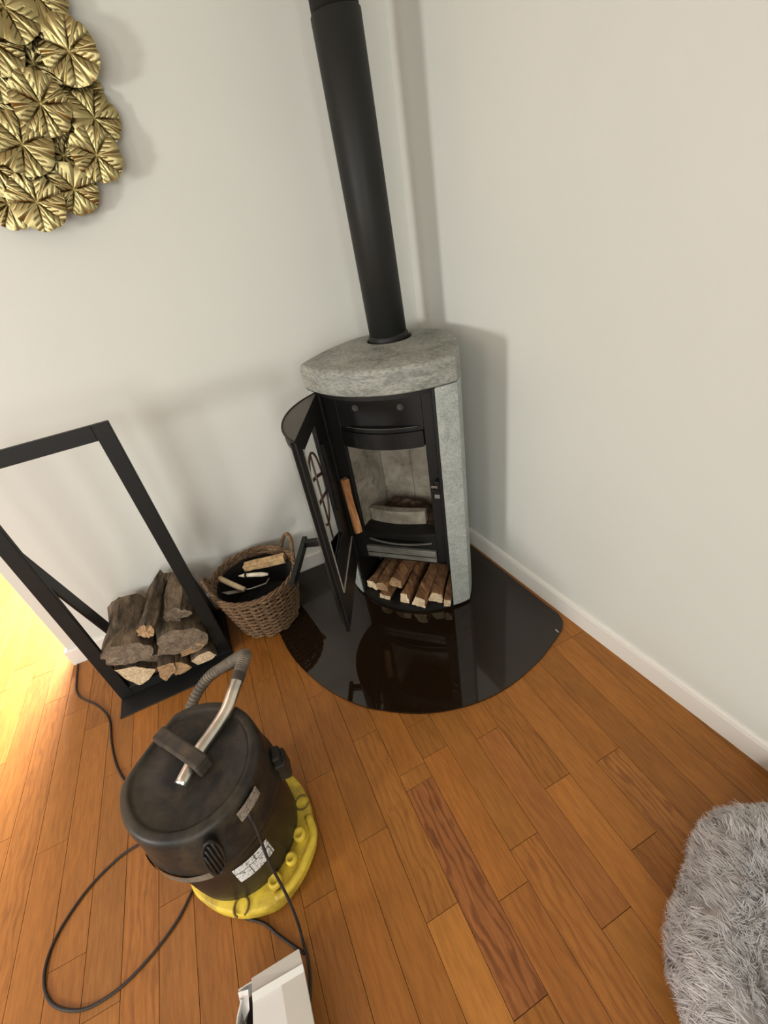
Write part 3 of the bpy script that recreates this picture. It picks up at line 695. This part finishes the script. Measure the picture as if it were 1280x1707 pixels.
# things kept in the basket, above a black heap added for its shaded inside
def dark_heap():
    V, F = [], []; n, m = 26, 7
    for j in range(m):
        r = 0.001 + 0.128 * j / (m - 1)
        for k in range(n): a = 2 * pi * k / n; V.append((r * math.cos(a), r * math.sin(a), 0.105 + 0.02 * math.sin(3 * a + j) * j / m + random.uniform(-.008, .008)))
    for j in range(m - 1):
        for k in range(n): F.append((j * n + k, j * n + (k + 1) % n, (j + 1) * n + (k + 1) % n, (j + 1) * n + k))
    o = add('dark_filler', [(x + 0, y + 0, z) for x, y, z in V], F, 'slot', None, True); o.location = (BX, BY, 0.0)
    tag(o, 'crumpled black bag added to darken the inside of the wicker basket', 'filler'); return o
dark_heap()
kd = firewood('kindling', [(-.020, -.016), (.020, -.016), (.020, .018), (-.020, .014)], (-0.912, -0.185, 0.262), (-1.098, -0.112, 0.240), 'split_pale', 'split_pale', 0.0015, None, n=20, rings=5, seed=41)
tag(kd, 'pale split kindling block lying across the basket', 'kindling')
kn = empty('small_knife', (-1.070, -0.190, 0.238)); tag(kn, 'ivory-coloured brush handle with a dark band in the basket', 'knife'); kn.name = 'ivory_knife'  # knife with an ivory-coloured handle
tube('handle', [(-0.028, 0.016, 0.0), (0.0, 0.0, 0.001), (0.035, -0.020, 0.0), (0.062, -0.034, -0.002)], [0.0095, 0.010, 0.011, 0.006], 'ivory', kn, 10)
tube('band', [(-0.036, 0.020, 0.0), (-0.028, 0.016, 0.0)], 0.011, 'slot', kn, 10)
tube('tip', [(-0.064, 0.036, -0.002), (-0.036, 0.020, 0.0)], [0.003, 0.010], 'ivory', kn, 10)
tr = empty('hand_trowel', (-1.16, -0.21, 0.235)); tag(tr, 'small trowel with a round wooden handle resting in the basket', 'trowel')
tube('handle', [(-0.056, 0.068, 0.020), (-0.01, 0.005, 0.010), (0.036, -0.054, 0.0)], [0.0125, 0.0125, 0.011], 'handlewood', tr, 12)
tube('neck', [(0.036, -0.054, 0.0), (0.060, -0.062, -0.002), (0.130, -0.068, -0.002), (0.150, -0.050, 0.004)], 0.0035, 'steel', tr, 8)
V, F = loft([[(-0.066, 0.004, z), (0.020, -0.030, z), (0.026, -0.052, z), (-0.040, -0.030, z)] for z in (-0.012, -0.009)]); add('blade', V, F, 'steel', tr)

# ------------------------------------------------------------------ vacuum cleaner
CX, CY = -1.322, -1.128
vac = empty('drum_vacuum', (CX, CY, 0.0)); tag(vac, 'dusty black drum vacuum cleaner on a yellow wheeled base', 'vacuum cleaner')
# yellow base
half = [(0.192, -0.060), (0.196, -0.015), (0.190, 0.042), (0.160, 0.108), (0.110, 0.158), (0.045, 0.188), (-0.03, 0.190), (-0.100, 0.160), (-0.150, 0.105), (-0.174, 0.035), (-0.170, -0.035), (-0.158, -0.078), (-0.132, -0.115),
        (-0.098, -0.150), (-0.049, -0.183), (0.005, -0.203), (0.050, -0.208), (0.094, -0.194), (0.140, -0.163), (0.182, -0.114)]
yo = [(p[0], p[1]) for p in catmull([(a, b, 0) for a, b in half + half[:1]], 4)[:-1]]
def scale_o(s, dz): return [(a * s, b * s, dz) for a, b in yo]
rings = [scale_o(0.96, 0.010), scale_o(1.0, 0.018), scale_o(1.0, 0.046), scale_o(0.985, 0.055), scale_o(0.955, 0.058), scale_o(0.80, 0.060), scale_o(0.72, 0.060), scale_o(0.70, 0.02)]
V, F = loft(rings, True, True); ybase = add('yellow_base', V, F, 'yellow', vac, True); smooth_by_angle(ybase, 45)
def arch(px, py, ang, r=0.020):
    d = np.array([math.cos(ang), math.sin(ang)]); n = np.array([-d[1], d[0]]); P = []
    for a in np.linspace(-0.35 * pi, 1.35 * pi, 15):
        q = np.array([px, py]) + n * (r * math.cos(a)) - d * (r * math.sin(a) * 1.1); P.append((q[0], q[1], 0.0635))
    V, F = tube_geo([(x, y, 0.0605) for x, y, z in P], 0.0032, 6); add('moulded_arch', V, F, 'yellow_dark', ybase, True)
arch(0.178, -0.006, 0.0); arch(-0.038, -0.172, math.radians(-103))
# accessory tray: a raised rim with upright pegs behind it
rim2 = [(0.184, -0.050), (0.186, -0.104), (0.160, -0.140), (0.125, -0.172), (0.086, -0.192), (0.050, -0.196)]
V, F = tube_geo([tuple(p[:2]) + (0.060,) for p in catmull([(x, y, 0) for x, y in rim2], 4)], 0.0115, 8); add('tray_rim', V, F, 'yellow', ybase, True)
for px, py, r in ((0.149, -0.090, 0.0185), (0.113, -0.136, 0.0165), (0.060, -0.164, 0.019)):
    lathe('accessory_peg', [(r * 1.05, 0.050), (r, 0.074), (r * 0.9, 0.081), (r * 0.6, 0.083), (r * 0.5, 0.080), (0.001, 0.079)], 'yellow', ybase, 20, (px, py))
for a in (20, 110, 200, 290):
    ca, sa = math.cos(math.radians(a)), math.sin(math.radians(a)); c = np.array([0.150 * ca, 0.150 * sa, 0.0])
    V, F = loft([[(c[0] + sa * o_ + 0.016 * math.cos(t) * ca, c[1] - ca * o_ + 0.016 * math.cos(t) * sa, 0.016 + 0.016 * math.sin(t)) for t in np.linspace(0, 2 * pi, 18, endpoint=False)] for o_ in (-0.010, 0.010)])
    add('caster_wheel', V, F, 'slot', vac, True)
# drum and head
lathe('drum', [(0.150, 0.058), (0.160, 0.066), (0.162, 0.10), (0.166, 0.27), (0.170, 0.285), (0.170, 0.300), (0.10, 0.302)], 'vacdrum', vac, 64)
HX, HY = -0.002, 0.004
head_prof = [(0.150, 0.294), (0.176, 0.300), (0.180, 0.312), (0.178, 0.330), (0.173, 0.345), (0.171, 0.395), (0.169, 0.436), (0.1675, 0.452), (0.163, 0.462), (0.156, 0.466), (0.146, 0.467), (0.142, 0.465), (0.139, 0.459), (0.134, 0.457), (0.08, 0.459), (0.001, 0.462)]
def head_ring(r, z):
    out = []
    for k in range(72):
        a = 2 * pi * k / 72
        # the front of the head is cut back below the lid and swells out around the air vent
        sw = 0.014 * math.exp(-((((a - math.radians(271) + pi) % (2 * pi)) - pi) / 0.42) ** 2) * math.exp(-((z - 0.365) / 0.055) ** 2)
        tilt = 0.010 * math.cos(a - math.radians(120)) * (1 if z > 0.42 else 0)
        x = HX + (r + sw) * math.cos(a); y = HY + (r + sw) * math.sin(a)
        over = -0.70 * x + 0.714 * y - (0.142 - 0.02 * max(0, 0.168 - r) / 0.03)    # the head is cut flat on its far left side
        if over > 0 and r > 0.1: x += 0.70 * over * 0.85; y -= 0.714 * over * 0.85
        out.append((x, y, z + tilt))
    return out
V, F = loft([head_ring(r, z) for r, z in head_prof]); hd = add('motor_head', V, F, 'vacblack', vac, True)
# grey dusty lower flap of the head, left side
def cylpatch(r, a0, a1, z0, z1, na=12, nz=2, shear=0.0, th=0.0):
    V, F, UV = [], [], []
    for j in range(nz + 1):
        for i in range(na + 1):
            s = i / na; t = j / nz; a = math.radians(a0 + (a1 - a0) * s); z = z0 + (z1 - z0) * t + shear * s
            V.append((r * math.cos(a), r * math.sin(a), z)); UV.append((s * 2, t))
    for j in range(nz):
        for i in range(na): k = j * (na + 1) + i; F.append((k, k + 1, k + na + 2, k + na + 1))
    return V, F, UV
V, F, UV = cylpatch(0.182, 200, 262, 0.292, 0.322, 14); add('lower_flap', V, F, 'hose', vac, True)
V, F, UV = cylpatch(0.1725, -62, -40, 0.396, 0.438, 10, 2); add('rating_label', V, F, 'label_grey', vac, False, uv=UV)
V, F, UV = cylpatch(0.1665, -90, -56, 0.168, 0.244, 14, 2); add('instruction_label', V, F, 'label_white', vac, False, uv=UV)
# air vent: a flat black oval stands for its shaded recess, behind slats
ca = math.radians(272)
def on_head(da, z, r): a = ca + da; return (HX + r * math.cos(a), HY + r * math.sin(a), z)
el = [(0.120 * math.cos(t) + 0.03 * math.sin(t), 0.374 + 0.070 * math.sin(t) + 0.020 * math.cos(t)) for t in np.linspace(0, 2 * pi, 28, endpoint=False)]
V = [on_head(d, z, 0.1870) for d, z in el] + [on_head(0, 0.370, 0.187)]
F = [(i, (i + 1) % 28, 28) for i in range(28)]; vent = add('air_vent', V, F, 'slot', vac, False)
V, F = tube_geo([on_head(d, z, 0.1875) for d, z in el], 0.0035, 6, True); add('vent_rim', V, F, 'vacblack', vent, True)
for k in range(4):
    d = -0.075 + 0.05 * k; hz = 0.058 * math.sqrt(max(0, 1 - (d / 0.13) ** 2))
    V, F = tube_geo([on_head(d - 0.022, 0.374 + d * 0.2 - hz, 0.1890), on_head(d + 0.022, 0.374 + d * 0.2 + hz, 0.1890)], 0.0028, 6); add('vent_slat', V, F, 'vacblack', vent, True)
# latches on both sides
for a in (-4, 172):
    mt = Matrix.Rotation(math.radians(a), 4, 'Z')
    bm = box_bm(0.166, 0.202, -0.026, 0.026, 0.268, 0.345, 0.007, None, mt, 2); box_bm(0.170, 0.194, -0.020, 0.020, 0.340, 0.372, 0.006, bm, mt, 2)
    bmadd('latch', bm, 'vacblack', vac)
# carrying handle across the lid
hA = np.array([-0.066, 0.112, 0.0]); hB = np.array([0.036, -0.030, 0.0])
e = hB - hA; Lh = np.linalg.norm(e); e /= Lh; ah = math.atan2(e[1], e[0])
mt = Matrix.Translation((hA[0], hA[1], 0)) @ Matrix.Rotation(ah, 4, 'Z')
bm = box_bm(0.0, Lh, -0.019, 0.019, 0.484, 0.502, 0.006, None, mt, 2)
box_bm(0.0, 0.022, -0.019, 0.019, 0.455, 0.490, 0.004, bm, mt, 1); box_bm(Lh - 0.022, Lh, -0.019, 0.019, 0.455, 0.490, 0.004, bm, mt, 1)
bmadd('carry_handle', bm, 'vachandle', vac)
# chrome wand end and hose
tp = catmull([(-0.026, -0.040, 0.468), (0.022, 0.018, 0.472), (0.072, 0.062, 0.476), (0.108, 0.094, 0.484), (0.134, 0.132, 0.494), (0.150, 0.158, 0.498)], 6)
tube('chrome_wand', tp, 0.0172, 'chrome', vac, 18)
hp_ = catmull([(0.150, 0.158, 0.498), (0.164, 0.182, 0.504), (0.180, 0.212, 0.506), (0.182, 0.250, 0.485), (0.150, 0.300, 0.435), (0.098, 0.340, 0.385), (0.030, 0.365, 0.340), (-0.035, 0.340, 0.300), (-0.075, 0.285, 0.262), (-0.080, 0.220, 0.235), (-0.072, 0.150, 0.220)], 26)
rad = [0.0165 + (0.0022 if i % 4 < 2 else 0.0) for i in range(len(hp_))]
cut = 22
tube('hose_cuff', hp_[:cut], [0.0185] * cut, 'vachandle', vac, 16)
V, F = tube_geo(hp_[cut - 2:], rad[cut - 2:], 14); add('corrugated_hose', V, F, 'hose', vac, False)
# power cord leaving the head and running down behind the box
def wp(x, y, z): return (x - CX, y - CY, z)
tube('power_cord', catmull([wp(-1.226, -1.266, 0.388), wp(-1.222, -1.292, 0.350), wp(-1.232, -1.318, 0.24), wp(-1.232, -1.352, 0.12), wp(-1.233, -1.392, 0.045), wp(-1.236, -1.430, 0.010), wp(-1.235, -1.462, 0.005), wp(-1.240, -1.50, 0.005), wp(-1.262, -1.56, 0.005)], 8), 0.0036, 'cord', vac, 8)
tube('cord_strain_relief', [wp(-1.231, -1.256, 0.398), wp(-1.226, -1.266, 0.388), wp(-1.223, -1.284, 0.366)], [0.006, 0.0055, 0.0042], 'cord', vac, 8)

# loose extension cord on the floor
fc = [(-1.955, -0.020, .004), (-1.948, -0.12, .004), (-1.938, -0.190, .004), (-1.910, -0.245, .004), (-1.835, -0.331, .004), (-1.785, -0.426, .004), (-1.767, -0.546, .004), (-1.743, -0.648, .004), (-1.707, -0.732, .004), (-1.650, -0.815, .004),
      (-1.610, -0.890, .004), (-1.612, -0.945, .004), (-1.648, -0.968, .004), (-1.712, -0.978, .004), (-1.793, -1.018, .004), (-1.857, -1.082, .004), (-1.884, -1.142, .004), (-1.881, -1.198, .004), (-1.852, -1.247, .004), (-1.798, -1.284, .004), (-1.748, -1.297, .004),
      (-1.678, -1.291, .004), (-1.604, -1.261, .004), (-1.54, -1.219, .004), (-1.480, -1.155, .004), (-1.435, -1.180, .004), (-1.400, -1.262, .004), (-1.376, -1.300, .004), (-1.325, -1.340, .004), (-1.293, -1.382, .004), (-1.262, -1.420, .004), (-1.240, -1.446, .004)]
xc = tube('extension_cord', catmull(fc, 6), 0.0038, 'cord', None, 8)
tag(xc, 'thin dark extension cord looping over the floor from the wall end to the vacuum', 'cord')

# ------------------------------------------------------------------ white carton
cart = empty('cardboard_box', (-1.30, -1.60, 0.0)); tag(cart, 'torn white cardboard box on the floor in front of the vacuum', 'box')
cl = lambda x, y: (x + 1.30, y + 1.60)
def slabpoly(name, pts, z0, z1, mat, par=cart):
    V, F = loft([[cl(x, y) + (z0,) for x, y in pts], [cl(x, y) + (z1,) for x, y in pts]]); return add(name, V, F, mat, par)
TL, TR_, BL_, BR_ = (-1.352, -1.453), (-1.235, -1.456), (-1.398, -1.80), (-1.238, -1.80)
lidp = slabpoly('lid', [(-1.353, -1.484), (-1.232, -1.492), BR_, BL_], 0.086, 0.090, 'card')
slabpoly('lid_overlap', [(-1.287, -1.4885), (-1.2325, -1.4925), (-1.2385, -1.80), (-1.292, -1.80)], 0.090, 0.0915, 'card_grey')
V, F = loft([[cl(*p) + (z,) for p, z in zip([TL, TR_, (-1.232, -1.492), (-1.353, -1.484)], zs)] for zs in ((0.080, 0.084, 0.086, 0.086), (0.084, 0.088, 0.090, 0.090))]); add('end_flap', V, F, 'card_grey', cart)
slabpoly('tape_strip', [(-1.353, -1.480), (-1.2325, -1.486), (-1.2325, -1.500), (-1.354, -1.495)], 0.0905, 0.0922, 'tape')
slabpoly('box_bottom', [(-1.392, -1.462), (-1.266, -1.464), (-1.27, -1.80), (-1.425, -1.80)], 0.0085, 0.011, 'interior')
V, F = loft([[cl(-1.2365 - d, -1.457) + (z,), cl(-1.234 - d, -1.458) + (z,), cl(-1.237 - d, -1.80) + (z,), cl(-1.2395 - d, -1.80) + (z,)] for z, d in ((0.008, 0.030), (0.086, 0.0))]); add('side_panel', V, F, 'card', cart)
V, F = loft([[cl(-1.385, -1.456) + (z,), cl(-1.237 - d, -1.4585) + (z,), cl(-1.237 - d, -1.461) + (z,), cl(-1.385, -1.459) + (z,)] for z, d in ((0.008, 0.030), (0.080, 0.0))]); add('end_panel', V, F, 'card', cart)
tn = [(-1.388, -1.470, .075), (-1.378, -1.480, .095), (-1.392, -1.500, .088), (-1.398, -1.530, .096), (-1.402, -1.58, .09), (-1.41, -1.66, .092), (-1.425, -1.80, .09)]
V = []; F = []
for x, y, z in tn: V += [cl(x - 0.010, y) + (0.008,), cl(x, y) + (z,), cl(x + 0.003, y) + (z,), cl(x - 0.007, y) + (0.008,)]
for i in range(len(tn) - 1):
    for j in range(4): F.append((i * 4 + j, i * 4 + (j + 1) % 4, (i + 1) * 4 + (j + 1) % 4, (i + 1) * 4 + j))
add('torn_side', V, F, 'card', cart)
V = [cl(-1.385, -1.462) + (.085,), cl(-1.360, -1.470) + (.092,), cl(-1.366, -1.500) + (.080,), cl(-1.386, -1.506) + (.060,)]
add('torn_flap', V, [(0, 1, 2, 3)], 'card', cart)

# ------------------------------------------------------------------ gold leaf wall sculpture
decor = empty('leaf_wall_sculpture', (-1.15, -0.02, 1.85)); tag(decor, 'golden metal wall sculpture of overlapping round veined leaves', 'wall sculpture')
def leaf_mesh(seed, lobes):
    rg = np.random.default_rng(seed); nr, na = 26, 180
    th0 = rg.uniform(0, 6.28); va = np.sort(th0 + np.arange(lobes) * 2 * pi / lobes + rg.normal(0, 0.16, lobes))
    sp = np.array([((va[(i + 1) % lobes] - va[i]) % (2 * pi)) for i in range(lobes)])
    V, F, G = [(0, 0, 0.0)], [], [0.0]
    for j in range(1, nr + 1):
        for k in range(na):
            a = 2 * pi * k / na; s = j / nr
            dv = ((a - va + pi) % (2 * pi)) - pi; d = np.abs(dv); i = int(np.argmin(d)); dm = d[i]
            half = (sp[i] if dv[i] >= 0 else sp[i - 1]) / 2; fr = min(1.0, dm / half)      # 0 on a vein, 1 half-way to the next
            R = 1.0 - 0.055 * max(0, fr - 0.80) / 0.20 + 0.012 * math.sin(7 * a + seed)
            r = s * R; br_ = dm * r
            main = math.exp(-(br_ / 0.027) ** 2) * (1 - 0.5 * s)
            along = r * math.cos(min(dm, 1.2)) - 0.85 * br_ + 0.04 * (dv[i] > 0); x = along * 4.6 + 0.21 * i; ph = abs(x - round(x))
            lim = 0.30 * (1 - fr ** 3)
            sidev = math.exp(-(ph / 0.095) ** 2) * (1 if 0.012 < br_ < lim and along > 0.16 else 0)
            puff = math.sin(pi * min(1, fr * 1.0)) if fr < 1 else 0
            z = 0.10 * s + 0.16 * s * (1 - 0.5 * s) * math.sin(pi * 0.5 * fr) - 0.10 * s ** 4 - 0.10 * s * max(0, fr - 0.75) / 0.25 - 0.035 * main - 0.030 * sidev
            V.append((r * math.cos(a), r * math.sin(a), z)); G.append(float(min(1, max(main * 1.2 * min(1, 4 * s), sidev * 0.95))))
    for k in range(na): F.append((0, 1 + k, 1 + (k + 1) % na))
    for j in range(nr - 1):
        for k in range(na): a0 = 1 + j * na; F.append((a0 + k, a0 + na + k, a0 + na + (k + 1) % na, a0 + (k + 1) % na))
    me = bpy.data.meshes.new('leaf'); me.from_pydata(V, [], F); me.materials.append(M['gold'])
    at = me.attributes.new('groove', 'FLOAT', 'POINT'); at.data.foreach_set('value', G)
    me.polygons.foreach_set('use_smooth', [True] * len(me.polygons)); return me
LM = [leaf_mesh(s, n) for s, n in ((1, 6), (2, 5), (3, 6), (4, 7))]
leaves = [(-.979, 1.985, .072, .055), (-.981, 1.854, .066, .034), (-1.014, 1.771, .066, .056), (-1.098, 1.888, .070, .060), (-1.185, 1.810, .074, .064), (-1.111, 1.703, .064, .040), (-1.218, 1.684, .072, .056),
          (-1.291, 1.692, .066, .038), (-1.077, 1.975, .066, .020), (-1.083, 2.067, .070, .060), (-1.030, 2.050, .066, .030), (-1.145, 2.010, .066, .055), (-1.172, 1.960, .064, .048), (-1.200, 1.905, .066, .036), (-1.102, 1.785, .060, .012),
          (-1.278, 1.775, .070, .046), (-1.005, 2.090, .070, .044), (-.990, 1.915, .060, .014), (-1.170, 1.735, .060, .014), (-1.255, 1.855, .070, .030), (-1.33, 1.83, .070, .055), (-1.30, 1.93, .070, .050), (-1.24, 2.0, .070, .032),
          (-1.20, 2.09, .072, .055), (-1.36, 1.74, .066, .03), (-1.10, 2.15, .072, .05), (-1.33, 2.03, .072, .05), (-1.02, 2.17, .066, .03), (-1.22, 2.18, .07, .04), (-1.045, 1.83, .05, .010), (-1.13, 1.84, .05, .010)]
for i, (x, z, r, d) in enumerate(leaves):
    o = bpy.data.objects.new('leaf', LM[i % 4]); COL.objects.link(o); o.parent = decor
    o.location = (x + 1.15, -d + 0.02, z - 1.85)
    o.rotation_euler = (pi / 2 + random.uniform(-0.16, 0.16), random.uniform(0, 6.28), random.uniform(-0.16, 0.16))
    m3 = Matrix.Rotation(random.uniform(-0.15, 0.15), 3, 'X') @ Matrix.Rotation(random.uniform(-0.15, 0.15), 3, 'Z') @ Matrix.Rotation(pi / 2, 3, 'X') @ Matrix.Rotation(random.uniform(0, 6.28), 3, 'Z')
    o.rotation_euler = m3.to_euler(); o.scale = (r, r, r * 0.9)
    # stem button
bmx = []
for (x, z, r, d) in leaves: bmx.append(tube_geo([(x + 1.15, 0.020, z - 1.85), (x + 1.15, -d + 0.024, z - 1.85)], 0.005, 6))
bmx.append(tube_geo([(-.10 + .0, 0.012, -.16), (-.05, 0.012, 0.0), (0.10, 0.012, 0.12), (0.05, 0.012, 0.26)], 0.006, 6))
V, F = merge(*bmx); add('mounting_stems', V, F, 'gold_back', decor, True)

# ------------------------------------------------------------------ fluffy pet bed
PXB, PYB = -0.190, -2.120
bed = empty('fluffy_pet_bed', (PXB, PYB, 0.0)); tag(bed, 'round fluffy grey pet bed on the floor by the right wall', 'pet bed')
def bed_pt(a, q):
    """a: angle round the bed, q: 0 outer foot .. 1 centre of the hollow; returns point and outward normal"""
    A = 0.372 + 0.010 * math.sin(5 * a + 1) + 0.006 * math.sin(9 * a)
    prof = [(1.00, 0.010), (1.035, 0.050), (1.02, 0.105), (0.95, 0.155), (0.84, 0.175), (0.73, 0.158), (0.63, 0.118), (0.52, 0.085), (0.35, 0.072), (0.15, 0.068), (0.0, 0.068)]
    f = q * (len(prof) - 1); i = min(int(f), len(prof) - 2); t = f - i
    r = prof[i][0] * (1 - t) + prof[i + 1][0] * t; z = prof[i][1] * (1 - t) + prof[i + 1][1] * t
    x = A * r * math.cos(a); y = A * 1.03 * r * math.sin(a)
    lim = -0.0804 * (PYB + y) - 0.040 - PXB
    if x > lim: x = lim - 0.002 * (x - lim)
    return np.array([x, y, z * (1 + 0.08 * math.sin(3 * a + 2))])
na, nq = 72, 22
V = []; F = []
for j in range(nq):
    for k in range(na): V.append(bed_pt(2 * pi * k / na, j / (nq - 1) * 0.999))
for j in range(nq - 1):
    for k in range(na): F.append((j * na + k, j * na + (k + 1) % na, (j + 1) * na + (k + 1) % na, (j + 1) * na + k))
F.append(tuple(range(na)))
add('cushion', V, F, 'furbase', bed, True)
def fur(N=70000, seed=5):
    rg = np.random.default_rng(seed)
    VV = np.zeros((N, 5, 3)); T = np.zeros((N, 5))
    ncl = 6500
    ca_ = rg.uniform(0, 2 * pi, ncl); cq = rg.uniform(0.0, 1.0, ncl) ** 1.0 * 0.96; ct = rg.uniform(0.15, 1.0, ncl); cd = rg.normal(0, 0.55, ncl); clen = rg.uniform(0.022, 0.038, ncl)
    base = [bed_pt(a, q) for a, q in zip(ca_, cq)]
    nrm = []
    for a, q in zip(ca_, cq):
        du = bed_pt(a + 0.01, q) - bed_pt(a - 0.01, q); dv = bed_pt(a, min(q + 0.01, 0.999)) - bed_pt(a, max(q - 0.01, 0))
        n = np.cross(du, dv); l = np.linalg.norm(n); n = n / l if l > 1e-9 else np.array([0, 0, 1.0])
        if n[2] < 0 and q > 0.25: n = -n
        if q <= 0.25 and (n[0] * math.cos(a) + n[1] * math.sin(a)) < 0: n = -n
        nrm.append(n)
    idx = rg.integers(0, ncl, N)
    for s in range(N):
        c = idx[s]; a = ca_[c] + rg.normal(0, 0.022); q = min(max(cq[c] + rg.normal(0, 0.018), 0.0), 0.99)
        p = bed_pt(a, q); n = nrm[c]
        radial = np.array([math.cos(a + cd[c]), math.sin(a + cd[c]), 0]); tang = radial - n * (radial @ n); tl = np.linalg.norm(tang); tang = tang / tl if tl > 1e-6 else np.array([1.0, 0, 0])
        sgn = 1.0 if q < 0.55 else -0.5
        down = np.array([0, 0, -1.0]) if q < 0.3 else np.zeros(3)
        L = clen[c] * rg.uniform(0.75, 1.2)
        d1 = n * 0.75 + tang * 0.65 * sgn + rg.normal(0, 0.16, 3); d1 /= np.linalg.norm(d1)
        tip = base[c] + (p - base[c]) * 0.45 + (n * 0.55 + tang * sgn * 0.85 + down * 0.35) * L
        mid = p + d1 * L * 0.5
        tip[2] = max(tip[2], 0.003); mid[2] = max(mid[2], 0.003)
        w = np.cross(tip - p, n); wl = np.linalg.norm(w); w = (w / wl if wl > 1e-9 else np.array([1.0, 0, 0])) * 0.0009
        VV[s] = [p - w, p + w, mid + w * 0.8, mid - w * 0.8, tip]
        tn_ = min(1, max(0, ct[c] * 0.7 + rg.uniform(-0.1, 0.15)))
        T[s] = [tn_ * 0.35, tn_ * 0.35, tn_ * 0.8, tn_ * 0.8, min(1, tn_ + 0.25)]
    VV[:, :, 0] = np.minimum(VV[:, :, 0], -0.0804 * (PYB + VV[:, :, 1]) - 0.018 - PXB)
    me = bpy.data.meshes.new('fur'); nv = N * 5
    me.vertices.add(nv); me.vertices.foreach_set('co', VV.reshape(-1))
    fl = np.arange(N)[:, None] * 5 + np.array([0, 1, 2, 3, 3, 2, 4])[None, :]
    me.loops.add(N * 7); me.loops.foreach_set('vertex_index', fl.reshape(-1).astype(np.int32))
    me.polygons.add(N * 2)
    st = (np.arange(N)[:, None] * 7 + np.array([0, 4])[None, :]).reshape(-1); me.polygons.foreach_set('loop_start', st.astype(np.int32))
    me.update(calc_edges=True)
    a = me.attributes.new('tone', 'FLOAT', 'POINT'); a.data.foreach_set('value', T.reshape(-1))
    me.materials.append(M['fur']); me.polygons.foreach_set('use_smooth', [True] * (N * 2))
    o = bpy.data.objects.new('fur', me); link(o, bed); o['kind'] = 'stuff'; return o
fur()
